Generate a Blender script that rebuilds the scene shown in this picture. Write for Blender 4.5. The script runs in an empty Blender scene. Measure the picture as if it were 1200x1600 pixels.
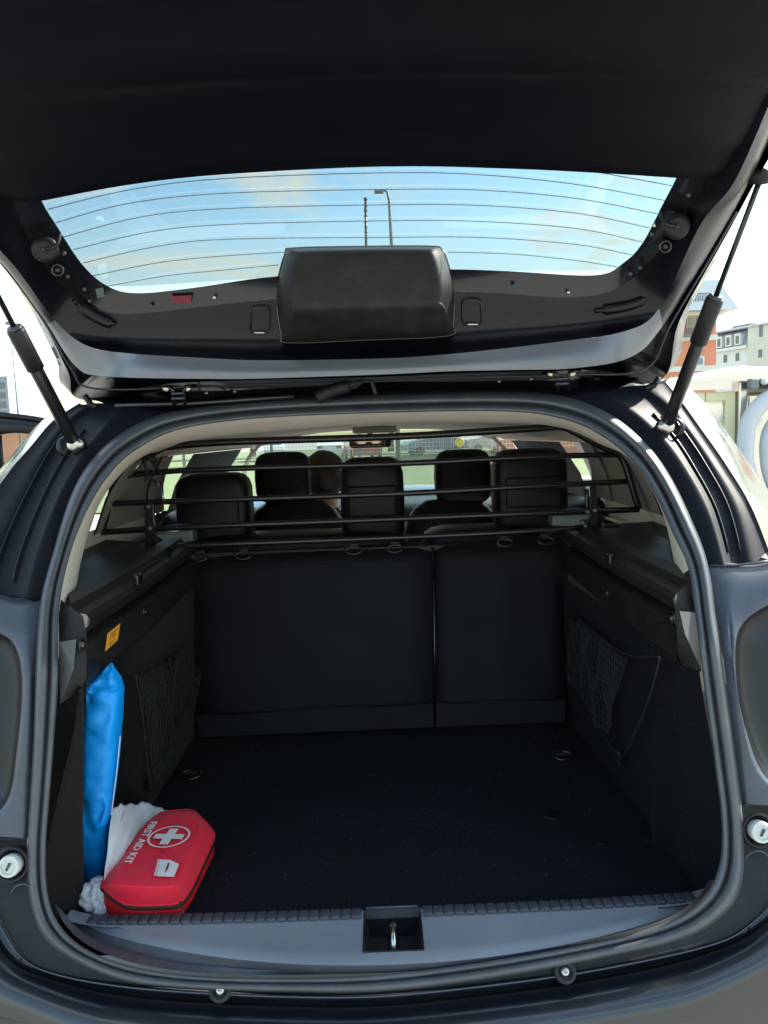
import bpy, bmesh, math, random
import numpy as np
from mathutils import Vector, Matrix, noise

random.seed(7)
SC = bpy.context.scene
COL = SC.collection
R = math.radians

# ------------------------------------------------------------------ camera, world, sun, exposure
EYE = Vector((0, 0, 1.45))
Ya = Vector((-.01, .1, 1.)).normalized()
Za = Vector((-.034, 1, 0.)); Za = (Za - Za.dot(Ya) * Ya).normalized()
Xa = Ya.cross(Za)
if Xa.x < 0: Xa = -Xa
cam_d = bpy.data.cameras.new('camera'); cam = bpy.data.objects.new('camera', cam_d); COL.objects.link(cam)
cam_d.sensor_fit = 'HORIZONTAL'; cam_d.sensor_width = 36; cam_d.lens = 36; cam_d.clip_start = .02; cam_d.clip_end = 3000
rt = Vector((Xa.x, Ya.x, Za.x)); up = Vector((Xa.y, Ya.y, Za.y)); fw = Vector((Xa.z, Ya.z, Za.z))
cam.matrix_world = Matrix(((rt.x, up.x, -fw.x, EYE.x), (rt.y, up.y, -fw.y, EYE.y), (rt.z, up.z, -fw.z, EYE.z), (0, 0, 0, 1)))
SC.camera = cam

SUN_EL, SUN_AZ = R(37), R(62)          # azimuth from +Y towards +X: from the right and a little ahead, so the car shades its own boot
world = bpy.data.worlds.new('World'); SC.world = world; world.use_nodes = True
wn = world.node_tree.nodes; wl = world.node_tree.links
for n in list(wn): wn.remove(n)
w_out = wn.new('ShaderNodeOutputWorld'); w_bg = wn.new('ShaderNodeBackground'); w_bg.inputs[1].default_value = .15
w_sky = wn.new('ShaderNodeTexSky'); w_sky.sky_type = 'NISHITA'; w_sky.sun_disc = False
w_sky.sun_elevation = SUN_EL; w_sky.sun_rotation = SUN_AZ; w_sky.dust_density = 1.5; w_sky.air_density = 1.0
w_tc = wn.new('ShaderNodeTexCoord'); w_sep = wn.new('ShaderNodeSeparateXYZ'); wl.new(w_tc.outputs['Generated'], w_sep.inputs[0])
w_map = wn.new('ShaderNodeMapping'); w_map.inputs['Scale'].default_value = (1.0, 1.0, 3.4); w_map.inputs['Location'].default_value = (1.3, .2, .35)
wl.new(w_tc.outputs['Generated'], w_map.inputs[0])
w_n1 = wn.new('ShaderNodeTexNoise'); w_n1.inputs['Scale'].default_value = 2.6; w_n1.inputs['Detail'].default_value = 9; w_n1.inputs['Roughness'].default_value = .62; w_n1.inputs['Distortion'].default_value = .7
wl.new(w_map.outputs[0], w_n1.inputs['Vector'])
w_r = wn.new('ShaderNodeMapRange'); w_r.inputs[1].default_value = .47; w_r.inputs[2].default_value = .66
wl.new(w_n1.outputs[0], w_r.inputs[0])
w_h = wn.new('ShaderNodeMapRange'); w_h.inputs[1].default_value = .0; w_h.inputs[2].default_value = .33; w_h.inputs[3].default_value = .95; w_h.inputs[4].default_value = 0.0; w_h.interpolation_type = 'SMOOTHSTEP'
wl.new(w_sep.outputs[2], w_h.inputs[0])
w_mx = wn.new('ShaderNodeMath'); w_mx.operation = 'MAXIMUM'; wl.new(w_r.outputs[0], w_mx.inputs[0]); wl.new(w_h.outputs[0], w_mx.inputs[1])
w_m2 = wn.new('ShaderNodeMath'); w_m2.operation = 'MULTIPLY'; w_m2.inputs[1].default_value = .95; wl.new(w_mx.outputs[0], w_m2.inputs[0])
w_cl = wn.new('ShaderNodeMix'); w_cl.data_type = 'RGBA'
w_cl.inputs[6].default_value = (3.5, 3.25, 2.35, 1); w_cl.inputs[7].default_value = (2.35, 2.1, 1.2, 1); wl.new(w_h.outputs[0], w_cl.inputs[0])
w_gain = wn.new('ShaderNodeMix'); w_gain.data_type = 'RGBA'; w_gain.blend_type = 'MULTIPLY'; w_gain.inputs[0].default_value = 1; w_gain.inputs[7].default_value = (.60, .82, .80, 1)
wl.new(w_sky.outputs[0], w_gain.inputs[6])
w_mix = wn.new('ShaderNodeMix'); w_mix.data_type = 'RGBA'; wl.new(w_m2.outputs[0], w_mix.inputs[0]); wl.new(w_gain.outputs[2], w_mix.inputs[6]); wl.new(w_cl.outputs[2], w_mix.inputs[7])
wl.new(w_mix.outputs[2], w_bg.inputs[0]); wl.new(w_bg.outputs[0], w_out.inputs[0])

sun_d = bpy.data.lights.new('sun', 'SUN'); sun_d.energy = 3.4; sun_d.angle = R(.5); sun_d.color = (1, .93, .82)
sun = bpy.data.objects.new('sun', sun_d); COL.objects.link(sun)
sdir = Vector((math.sin(SUN_AZ) * math.cos(SUN_EL), math.cos(SUN_AZ) * math.cos(SUN_EL), math.sin(SUN_EL)))
sun.rotation_euler = sdir.to_track_quat('Z', 'Y').to_euler()
SC.view_settings.view_transform = 'Standard'; SC.view_settings.look = 'None'; SC.view_settings.gamma = 1
SC.view_settings.exposure = 2.05; SC.view_settings.use_curve_mapping = False
SC.render.engine = 'CYCLES'
SC.cycles.max_bounces = 8; SC.cycles.transparent_max_bounces = 12; SC.cycles.sample_clamp_indirect = 6

# ------------------------------------------------------------------ photograph pixel -> ray in the place
def ray(px, py):
    d = Vector(((px - 600) / 1200, (800 - py) / 1200, 1.)); return Vector((d.dot(Xa), d.dot(Ya), d.dot(Za)))
def atY(px, py, Y): r = ray(px, py); return EYE + r * (Y / r.y)
def atX(px, py, X): r = ray(px, py); return EYE + r * (X / r.x)
def atZ(px, py, Z): r = ray(px, py); return EYE + r * ((Z - 1.45) / r.z)
def interp(x, pts):
    if x <= pts[0][0]: return pts[0][1]
    for (a, b), (c, d) in zip(pts, pts[1:]):
        if x <= c: return b + (d - b) * (x - a) / (c - a)
    return pts[-1][1]
FR = [(.40, .96), (.60, 1.0), (.65, 1.03), (.70, 1.06), (.80, 1.12), (1.1, 1.20), (1.3, 1.34), (1.5, 1.50), (1.56, 1.56)]   # rear opening: distance by height
def Ffr(z): return interp(z, FR)
GT = [(.2, 1.985), (.7, 1.93), (1.12, 1.85), (1.42, 1.72), (1.56, 1.55)]                             # tailgate inner face: height by distance
def Gtg(y): return interp(y, GT)
def hit(px, py, fn):
    r = ray(px, py); f0 = fn(EYE + r * .15); t0 = .15; t = .15
    while t < 6:
        t += .02; f = fn(EYE + r * t)
        if f * f0 <= 0: break
        f0 = f; t0 = t
    a, b = t0, t; fa = f0
    for _ in range(22):
        m = (a + b) / 2; fm = fn(EYE + r * m)
        if fm * fa <= 0: b = m
        else: a = m; fa = fm
    return EYE + r * ((a + b) / 2)
def onF(px, py, off=0.): return hit(px, py, lambda p: p.y - Ffr(p.z) - off)
def onG(px, py, off=0.): return hit(px, py, lambda p: p.z - Gtg(p.y) + off)

def crom(P, n, closed=False):
    """Catmull-Rom through P, n samples for each span"""
    out = []; N = len(P); P = [Vector(p) for p in P]
    spans = N if closed else N - 1
    for i in range(spans):
        if closed: a, b, c, d = P[(i - 1) % N], P[i], P[(i + 1) % N], P[(i + 2) % N]
        else: a, b, c, d = P[max(i - 1, 0)], P[i], P[i + 1], P[min(i + 2, N - 1)]
        for k in range(n):
            t = k / n
            out.append(.5 * (2 * b + (c - a) * t + (2 * a - 5 * b + 4 * c - d) * t * t + (3 * b - a - 3 * c + d) * t ** 3))
    if not closed: out.append(P[-1].copy())
    return out
def cpx(keys, n=4, closed=False): return [(p.x, p.y) for p in crom([(k[0], k[1], 0) for k in keys], n, closed)]

# ------------------------------------------------------------------ materials
def mat(name, col, rough=.5, metal=0., coat=0., bump=0., bscale=200., vary=0., vscale=8., spec=.5, sheen=0., col2=None, bdetail=3, speck=0., coatr=.05, dust=0.):
    m = bpy.data.materials.new(name); m.use_nodes = True; nt = m.node_tree; b = nt.nodes['Principled BSDF']
    b.inputs['Base Color'].default_value = (*col, 1); b.inputs['Roughness'].default_value = rough; b.inputs['Metallic'].default_value = metal
    b.inputs['Coat Weight'].default_value = coat; b.inputs['Coat Roughness'].default_value = coatr; b.inputs['Specular IOR Level'].default_value = spec
    b.inputs['Sheen Weight'].default_value = sheen; b.inputs['Sheen Roughness'].default_value = .5
    tc = nt.nodes.new('ShaderNodeTexCoord')
    if vary:
        n = nt.nodes.new('ShaderNodeTexNoise'); n.inputs['Scale'].default_value = vscale; n.inputs['Detail'].default_value = 6; nt.links.new(tc.outputs['Object'], n.inputs['Vector'])
        mx = nt.nodes.new('ShaderNodeMix'); mx.data_type = 'RGBA'; nt.links.new(n.outputs[0], mx.inputs[0])
        c2 = col2 or tuple(min(1, c * (1 + vary)) for c in col); c1 = tuple(c * (1 - vary) for c in col) if not col2 else col
        mx.inputs[6].default_value = (*c1, 1); mx.inputs[7].default_value = (*c2, 1)
        last = mx.outputs[2]
        if speck:
            v = nt.nodes.new('ShaderNodeTexVoronoi'); v.inputs['Scale'].default_value = 55; v.feature = 'F1'; nt.links.new(tc.outputs['Object'], v.inputs['Vector'])
            lt = nt.nodes.new('ShaderNodeMath'); lt.operation = 'LESS_THAN'; lt.inputs[1].default_value = .055; nt.links.new(v.outputs['Distance'], lt.inputs[0])
            sp = nt.nodes.new('ShaderNodeMath'); sp.operation = 'GREATER_THAN'; sp.inputs[1].default_value = .62
            sx = nt.nodes.new('ShaderNodeSeparateXYZ'); nt.links.new(v.outputs['Color'], sx.inputs[0]); nt.links.new(sx.outputs[0], sp.inputs[0])
            mu = nt.nodes.new('ShaderNodeMath'); mu.operation = 'MULTIPLY'; nt.links.new(lt.outputs[0], mu.inputs[0]); nt.links.new(sp.outputs[0], mu.inputs[1])
            m3 = nt.nodes.new('ShaderNodeMix'); m3.data_type = 'RGBA'; nt.links.new(mu.outputs[0], m3.inputs[0]); nt.links.new(last, m3.inputs[6]); m3.inputs[7].default_value = (speck, speck, speck * .95, 1); last = m3.outputs[2]
        nt.links.new(last, b.inputs['Base Color'])
        rr = nt.nodes.new('ShaderNodeMapRange'); rr.inputs[3].default_value = rough * .8; rr.inputs[4].default_value = min(1, rough * 1.25); nt.links.new(n.outputs[0], rr.inputs[0]); nt.links.new(rr.outputs[0], b.inputs['Roughness'])
    if dust:
        dn = nt.nodes.new('ShaderNodeTexNoise'); dn.inputs['Scale'].default_value = 19; dn.inputs['Detail'].default_value = 12; dn.inputs['Roughness'].default_value = .75; nt.links.new(tc.outputs['Object'], dn.inputs['Vector'])
        dr = nt.nodes.new('ShaderNodeMapRange'); dr.inputs[1].default_value = .5; dr.inputs[2].default_value = .78; dr.inputs[4].default_value = dust; nt.links.new(dn.outputs[0], dr.inputs[0])
        dm = nt.nodes.new('ShaderNodeMix'); dm.data_type = 'RGBA'; nt.links.new(dr.outputs[0], dm.inputs[0]); dm.inputs[7].default_value = (.21, .20, .175, 1)
        if vary: nt.links.new(last, dm.inputs[6])
        else: dm.inputs[6].default_value = (*col, 1)
        nt.links.new(dm.outputs[2], b.inputs['Base Color'])
        cw = nt.nodes.new('ShaderNodeMapRange'); cw.inputs[1].default_value = .5; cw.inputs[2].default_value = .78; cw.inputs[3].default_value = coatr; cw.inputs[4].default_value = coatr + .35; nt.links.new(dn.outputs[0], cw.inputs[0]); nt.links.new(cw.outputs[0], b.inputs['Coat Roughness'])
    if bump:
        n2 = nt.nodes.new('ShaderNodeTexNoise'); n2.inputs['Scale'].default_value = bscale; n2.inputs['Detail'].default_value = bdetail; nt.links.new(tc.outputs['Object'], n2.inputs['Vector'])
        bp = nt.nodes.new('ShaderNodeBump'); bp.inputs['Strength'].default_value = bump; bp.inputs['Distance'].default_value = .002; nt.links.new(n2.outputs[0], bp.inputs['Height']); nt.links.new(bp.outputs[0], b.inputs['Normal'])
    return m
def glassm(name, tint, refl=.08, dirt=0.):
    m = bpy.data.materials.new(name); m.use_nodes = True; nt = m.node_tree
    for n in list(nt.nodes): nt.nodes.remove(n)
    o = nt.nodes.new('ShaderNodeOutputMaterial'); t = nt.nodes.new('ShaderNodeBsdfTransparent'); t.inputs[0].default_value = (*tint, 1)
    g = nt.nodes.new('ShaderNodeBsdfGlossy'); g.inputs['Roughness'].default_value = .03
    fr = nt.nodes.new('ShaderNodeFresnel'); fr.inputs[0].default_value = 1.45
    mm = nt.nodes.new('ShaderNodeMath'); mm.operation = 'MULTIPLY'; mm.inputs[1].default_value = refl * 10; nt.links.new(fr.outputs[0], mm.inputs[0])
    mx = nt.nodes.new('ShaderNodeMixShader'); nt.links.new(mm.outputs[0], mx.inputs[0]); nt.links.new(t.outputs[0], mx.inputs[1]); nt.links.new(g.outputs[0], mx.inputs[2])
    last = mx
    if dirt:
        d = nt.nodes.new('ShaderNodeBsdfDiffuse'); d.inputs[0].default_value = (.6, .58, .5, 1)
        tr = nt.nodes.new('ShaderNodeBsdfTranslucent'); tr.inputs[0].default_value = (.75, .73, .65, 1)
        ad = nt.nodes.new('ShaderNodeAddShader'); nt.links.new(d.outputs[0], ad.inputs[0]); nt.links.new(tr.outputs[0], ad.inputs[1])
        tc = nt.nodes.new('ShaderNodeTexCoord'); n = nt.nodes.new('ShaderNodeTexNoise'); n.inputs['Scale'].default_value = 7; n.inputs['Detail'].default_value = 8; nt.links.new(tc.outputs['Object'], n.inputs['Vector'])
        rr = nt.nodes.new('ShaderNodeMapRange'); rr.inputs[1].default_value = .42; rr.inputs[2].default_value = .75; rr.inputs[3].default_value = .01; rr.inputs[4].default_value = dirt; nt.links.new(n.outputs[0], rr.inputs[0])
        m2 = nt.nodes.new('ShaderNodeMixShader'); nt.links.new(rr.outputs[0], m2.inputs[0]); nt.links.new(mx.outputs[0], m2.inputs[1]); nt.links.new(ad.outputs[0], m2.inputs[2]); last = m2
    nt.links.new(last.outputs[0], o.inputs[0]); return m

M = {}
M['paint'] = mat('dark_blue_paint', (.004, .0055, .012), .35, .0, 1., coatr=.03, dust=0.05)
M['inner_paint'] = mat('inner_gate_paint', (.0024, .0026, .0062), .36, .0, .22, spec=.3, bump=.05, bscale=14, vary=.3, vscale=12, coatr=.16, dust=0.03)
M['rubber'] = mat('seal_rubber', (.066, .072, .084), .33, bump=.12, bscale=260, vary=.35, vscale=14, spec=.6, dust=0.3)
M['sill'] = mat('sill_plastic', (.16, .178, .225), .34, bump=.22, bscale=700, vary=.14, vscale=9, spec=.75, dust=0.35)
M['plastic'] = mat('black_grained_plastic', (.0125, .0118, .0120), .5, spec=.35, bump=.3, bscale=520, vary=.3, vscale=10, dust=0.1)
M['greyplastic'] = mat('grey_black_plastic', (.0135, .014, .017), .45, spec=.4, bump=.25, bscale=600, vary=.3, vscale=7, dust=0.12)
M['endmat'] = mat('smooth_grey_plastic', (.085, .088, .092), .4, vary=.1)
M['ribmat'] = mat('rib_plastic', (.05, .057, .076), .42, bump=.22, bscale=700, vary=.14, vscale=9, spec=.5, dust=0.3)
M['lamp_shell'] = mat('tail_lamp_shell', (.052, .064, .090), .30, bump=.12, bscale=500, vary=.2, vscale=7, dust=0.25)
M['lip_highlight'] = mat('gate_lip_highlight', (.17, .18, .205), .32, .5, bump=.03, bscale=40, vary=.25, vscale=6, dust=0.25)  # sky highlight along the gate lip, put into a lighter metallic base colour
M['side_paint'] = mat('side_paint', (.006, .008, .018), .3, .1, 1., coatr=.10, dust=0.04)
M['gloss_recess'] = mat('recess_plastic', (.005, .006, .010), .38, spec=.4, vary=.3, vscale=10)
M['pillar_paint'] = mat('pillar_paint', (.0045, .0055, .011), .58, .0, .05, spec=.18, bump=.04, bscale=16, vary=.3, vscale=9, coatr=.15, dust=0.04)
M['gloss_black'] = mat('gloss_black', (.008, .009, .012), .22, coat=.5, vary=.3, vscale=20, dust=0.04)
M['trim'] = mat('gate_trim_plastic', (.0016, .0018, .0048), .55, spec=.14, bump=.25, bscale=620, vary=.25, vscale=5, dust=0.015)
M['carpet'] = mat('black_carpet', (.0022, .0025, .0050), .95, bump=1., bscale=420, vary=.6, vscale=9, sheen=.02, spec=.2, speck=.2, bdetail=6)
M['carpet_brown'] = mat('side_carpet', (.0095, .0088, .0088), .95, bump=1., bscale=380, vary=.6, vscale=90, sheen=.05, spec=.2, speck=.12, bdetail=6)
M['seat'] = mat('seat_back_fabric', (.0030, .0035, .0075), .62, bump=.5, bscale=460, vary=.35, vscale=9, sheen=.02, spec=.25, dust=0.02)
M['leather'] = mat('black_leatherette', (.0035, .0036, .0045), .45, spec=.35, bump=.3, bscale=340, vary=.25, vscale=12)
M['beige'] = mat('beige_headliner', (.84, .77, .66), .85, bump=.35, bscale=420, vary=.05, vscale=9)
M['greige'] = mat('greige_trim', (.34, .32, .29), .7, bump=.2, bscale=500, vary=.06, vscale=5)
M['steel_black'] = mat('black_coated_steel', (.010, .010, .011), .27, spec=.7, bump=.04, bscale=300, dust=0.04)
M['metal'] = mat('bare_metal', (.55, .54, .50), .28, 1., vary=.3, vscale=70)
M['bolt_white'] = mat('pale_plastic', (.62, .64, .60), .4, bump=.2, bscale=150, vary=.15, vscale=60)
M['red'] = mat('red_nylon', (.88, .002, .035), .62, bump=.55, bscale=600, vary=.1, vscale=12, sheen=.1, dust=0.06)
M['redpipe'] = mat('red_side_nylon', (.66, .006, .012), .6, bump=.55, bscale=600, vary=.1, vscale=12)
M['print'] = mat('white_print', (.86, .80, .80), .5, bump=.5, bscale=600)
M['darkprint'] = mat('dark_print', (.22, .03, .05), .5)
M['zip'] = mat('zip_tape', (.022, .012, .01), .5, bump=1., bscale=600)
M['blue'] = mat('blue_nylon', (.0, .33, .98), .45, bump=.9, bscale=38, vary=.07, vscale=9, dust=0.04)
M['white'] = mat('white_thin_plastic', (.74, .75, .80), .42, bump=.5, bscale=45, vary=.05, vscale=30)
M['orange'] = mat('orange_paper', (.95, .42, .03), .5, vary=.08, vscale=90)
M['pilem'] = mat('carpet_fibre', (.020, .022, .034), .9, vary=.6, vscale=300, spec=.2); M['pileb'] = mat('side_fibre', (.045, .039, .036), .9, vary=.6, vscale=300, spec=.2); M['lint'] = mat('pale_lint', (.12, .125, .13), .9)
M['net'] = mat('black_net_cord', (.014, .015, .018), .6)
M['grey_green'] = mat('grey_green_plastic', (.16, .20, .19), .35, vary=.15)
M['asphalt'] = mat('pale_concrete_paving', (.30, .29, .27), .9, bump=.6, bscale=40, vary=.3, vscale=.8)
M['grassm'] = mat('mown_grass', (.06, .11, .035), .9, bump=.8, bscale=8, vary=.5, vscale=.9, col2=(.16, .20, .085))
M['brickred'] = mat('orange_red_render', (.74, .27, .17), .9, bump=.3, bscale=6, vary=.10, vscale=.8)
M['cream'] = mat('cream_render', (.66, .62, .50), .9, vary=.1, vscale=.6)
M['offwhite'] = mat('off_white_render', (.74, .72, .66), .85, vary=.08, vscale=.8)
M['slate'] = mat('blue_grey_slate', (.26, .28, .34), .7, vary=.2, vscale=2)
M['palegreyroof'] = mat('pale_grey_roof_sheet', (.60, .61, .63), .6, vary=.1, vscale=1.2)
M['window_dark'] = mat('far_window_pane', (.10, .12, .12), .12, coat=.5)
M['curtain'] = mat('yellow_blind', (.72, .56, .26), .7)
M['pole'] = mat('galvanised_pole', (.20, .22, .23), .5, .6)
M['steel'] = mat('brushed_stainless', (.72, .72, .70), .24, .92, vary=.08, vscale=6)
M['yellowpanel'] = mat('pale_yellow_panel', (.80, .74, .48), .45, vary=.06)
M['hose'] = mat('pale_grey_hose', (.55, .57, .60), .4, vary=.08)
M['carwhite'] = mat('white_car_paint', (.78, .78, .78), .3, coat=.8)
M['carred'] = mat('red_car_paint', (.6, .03, .03), .3, coat=.8)
M['carblue'] = mat('blue_car_paint', (.08, .16, .32), .3, coat=.8)
M['tyre'] = mat('tyre_rubber', (.02, .02, .02), .8)
M['taillamp'] = mat('red_lens', (.5, .01, .01), .25)
M['signblue'] = mat('sign_blue', (.01, .10, .55), .5); M['signred'] = mat('sign_red', (.65, .03, .03), .5); M['signyellow'] = mat('sign_yellow', (.85, .50, .02), .5)
M['hedge'] = mat('hedge_leaf', (.05, .10, .03), .8, vary=.5, vscale=3)
M['bark'] = mat('bark', (.10, .075, .05), .9, bump=.8, bscale=20)
M['skin'] = mat('skin', (.50, .29, .20), .5); M['hair'] = mat('dark_hair', (.035, .018, .012), .5, bump=.6, bscale=120); M['shirt'] = mat('dark_red_top', (.10, .02, .02), .8, bump=.4)
M['rear_glass'] = glassm('rear_glass', (.68, .73, .72), .05, .012)
M['cabin_glass'] = glassm('cabin_glass', (.84, .985, .94), .05, .02)
M['dark_glass'] = glassm('dark_glass', (.12, .16, .15), .09)
M['mirror'] = mat('mirror_face', (.55, .40, .30), .08, .9)
M['heater'] = mat('heater_wire', (.19, .21, .22), .6)
M['lane'] = mat('road_marking', (.75, .75, .72), .8)

# ------------------------------------------------------------------ mesh helpers
def link(name, me, m, parent, smooth=True):
    o = bpy.data.objects.new(name, me); COL.objects.link(o)
    if m is not None:
        for x in (m if isinstance(m, (list, tuple)) else [m]): me.materials.append(x)
    if smooth:
        me.polygons.foreach_set('use_smooth', [True] * len(me.polygons))
    if parent is not None:
        o.parent = parent; o.matrix_parent_inverse = WM[parent.name].inverted()
    WM[o.name] = Matrix.Identity(4)
    return o
WM = {}
def recentre(o):
    me = o.data; n = len(me.vertices)
    if not n: return o
    co = np.empty(n * 3); me.vertices.foreach_get('co', co); co = co.reshape(-1, 3); c = (co.min(0) + co.max(0)) / 2; c[2] = co[:, 2].min()
    me.vertices.foreach_set('co', (co - c).ravel()); o.location = Vector(c)
    if o.parent is not None: o.matrix_parent_inverse = WM[o.parent.name].inverted()
    WM[o.name] = Matrix.Translation(Vector(c)); return o
def mk(name, V, F, m, parent=None, smooth=True, sub=0, solid=0., bevel=0., auto=None, centre=True):
    me = bpy.data.meshes.new(name); me.from_pydata([tuple(v) for v in V], [], F); me.validate(); me.update()
    o = link(name, me, m, parent, smooth)
    if centre: recentre(o)
    if solid: s = o.modifiers.new('solid', 'SOLIDIFY'); s.thickness = abs(solid); s.offset = 1 if solid > 0 else -1
    if bevel: b = o.modifiers.new('bevel', 'BEVEL'); b.width = bevel; b.segments = 3; b.limit_method = 'ANGLE'; b.angle_limit = R(35)
    if sub: s = o.modifiers.new('sub', 'SUBSURF'); s.levels = sub; s.render_levels = sub
    if auto is not None: me.set_sharp_from_angle(angle=R(auto))
    return o
def empty(name, loc, label=None, cat=None, group=None, rz=0):
    o = bpy.data.objects.new(name, None); COL.objects.link(o); o.location = loc; o.rotation_euler = (0, 0, rz); o.empty_display_size = .1
    WM[o.name] = Matrix.LocRotScale(Vector(loc), Matrix.Rotation(rz, 3, 'Z').to_quaternion(), None)
    return tag(o, label, cat, group)
def tag(o, label=None, cat=None, group=None, kind=None):
    if label: o['label'] = label
    if cat: o['category'] = cat
    if group: o['group'] = group
    if kind: o['kind'] = kind
    return o
class MB:
    def __init__(s): s.V = []; s.F = []
    def add(s, V, F):
        k = len(s.V); s.V += [Vector(v) for v in V]; s.F += [tuple(i + k for i in f) for f in F]; return s
    def box(s, c, d, rot=None):
        V = [Vector((x * d[0] / 2, y * d[1] / 2, z * d[2] / 2)) for x in (-1, 1) for y in (-1, 1) for z in (-1, 1)]
        if rot is not None: V = [rot @ v for v in V]
        V = [v + Vector(c) for v in V]
        return s.add(V, [(0, 1, 3, 2), (4, 6, 7, 5), (0, 4, 5, 1), (2, 3, 7, 6), (0, 2, 6, 4), (1, 5, 7, 3)])
    def tube(s, P, r, n=10, closed=False, caps=True):
        P = [Vector(p) for p in P]; N = len(P); rs = r if isinstance(r, (list, tuple)) else [r] * N
        k0 = len(s.V); prev = None
        for i, p in enumerate(P):
            if closed: t = (P[(i + 1) % N] - P[(i - 1) % N])
            else: t = P[min(i + 1, N - 1)] - P[max(i - 1, 0)]
            t = t.normalized() if t.length > 1e-9 else Vector((0, 0, 1))
            if prev is None:
                a = Vector((0, 0, 1)) if abs(t.z) < .9 else Vector((1, 0, 0)); u = (a - a.dot(t) * t).normalized()
            else:
                u = (prev - prev.dot(t) * t)
                u = u.normalized() if u.length > 1e-6 else prev
            prev = u; v = t.cross(u)
            for j in range(n):
                a = 2 * math.pi * j / n; s.V.append(p + (u * math.cos(a) + v * math.sin(a)) * rs[i])
        for i in range(N if closed else N - 1):
            b = (i + 1) % N
            for j in range(n): s.F.append((k0 + i * n + j, k0 + i * n + (j + 1) % n, k0 + b * n + (j + 1) % n, k0 + b * n + j))
        if caps and not closed:
            s.F.append(tuple(k0 + j for j in reversed(range(n)))); s.F.append(tuple(k0 + (N - 1) * n + j for j in range(n)))
        return s
    def lathe(s, c, axis, prof, n=20):
        """prof: (radius, height along axis)"""
        axis = Vector(axis).normalized(); a = Vector((0, 0, 1)) if abs(axis.z) < .9 else Vector((1, 0, 0)); u = (a - a.dot(axis) * axis).normalized(); v = axis.cross(u); k0 = len(s.V)
        for (r, h) in prof:
            for j in range(n):
                t = 2 * math.pi * j / n; s.V.append(Vector(c) + axis * h + (u * math.cos(t) + v * math.sin(t)) * max(r, 1e-5))
        for i in range(len(prof) - 1):
            for j in range(n): s.F.append((k0 + i * n + j, k0 + i * n + (j + 1) % n, k0 + (i + 1) * n + (j + 1) % n, k0 + (i + 1) * n + j))
        return s
    def grid(s, rows, closed=False):
        k = len(s.V); n = len(rows[0])
        for r_ in rows: s.V += [Vector(p) for p in r_]
        for i in range(len(rows) - 1):
            for j in range(n if closed else n - 1):
                s.F.append((k + i * n + j, k + i * n + (j + 1) % n, k + (i + 1) * n + (j + 1) % n, k + (i + 1) * n + j))
        return s
    def build(s, name, m, parent=None, **kw): return mk(name, s.V, s.F, m, parent, **kw)
def resmooth(rows, k=1):
    """insert k interpolated rows between rows (Catmull-Rom down the columns)"""
    cols = [crom([r[j] for r in rows], k + 1) for j in range(len(rows[0]))]
    return [[c[i] for c in cols] for i in range(len(cols[0]))]
def lerp(a, b, t): return a + (b - a) * t
def rbox(name, c, d, m, parent, bev, rot=None, sub=0): return MB().box(c, d, rot).build(name, m, parent, bevel=bev, sub=sub, auto=40)

# ================================================================== GROUND AND SURROUNDINGS
def sheet(name, x0, x1, y0, y1, z, m, n=8):
    b = MB(); b.grid([[(lerp(x0, x1, i / n), lerp(y0, y1, j / n), z) for i in range(n + 1)] for j in range(n + 1)]); o = b.build(name, m); tag(o, kind='structure'); return o
sheet('ground', -1500, 1500, -1500, 1500, 0, M['asphalt'])
sheet('grass_verge', -22, 20, 16, 90, .03, M['grassm'])

# wire fence across the verge
def fence():
    f = empty('mesh_fence', (0, 44, 0), 'pale wire mesh fence on posts beyond the windscreen', 'fence')
    x0, x1 = -26, 24
    for i in range(11):
        x = lerp(x0, x1, i / 10); MB().box((x, 44, 1.25), (.16, .12, 2.5)).build('fence_post', M['pole'], f, smooth=False)
    for z in (.35, 1.25, 2.4): MB().box((0, 44, z), (50, .06, .07)).build('rail', M['pole'], f, smooth=False)
    w = MB()
    for i in range(251):
        w.box((lerp(x0, x1, i / 250), 43.95, 1.35), (.018, .018, 2.1))
    for j in range(9): w.box((0, 43.95, .5 + j * .22), (50, .018, .018))
    w.build('wire_mesh', M['steel'], f, smooth=False)
fence()

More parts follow.
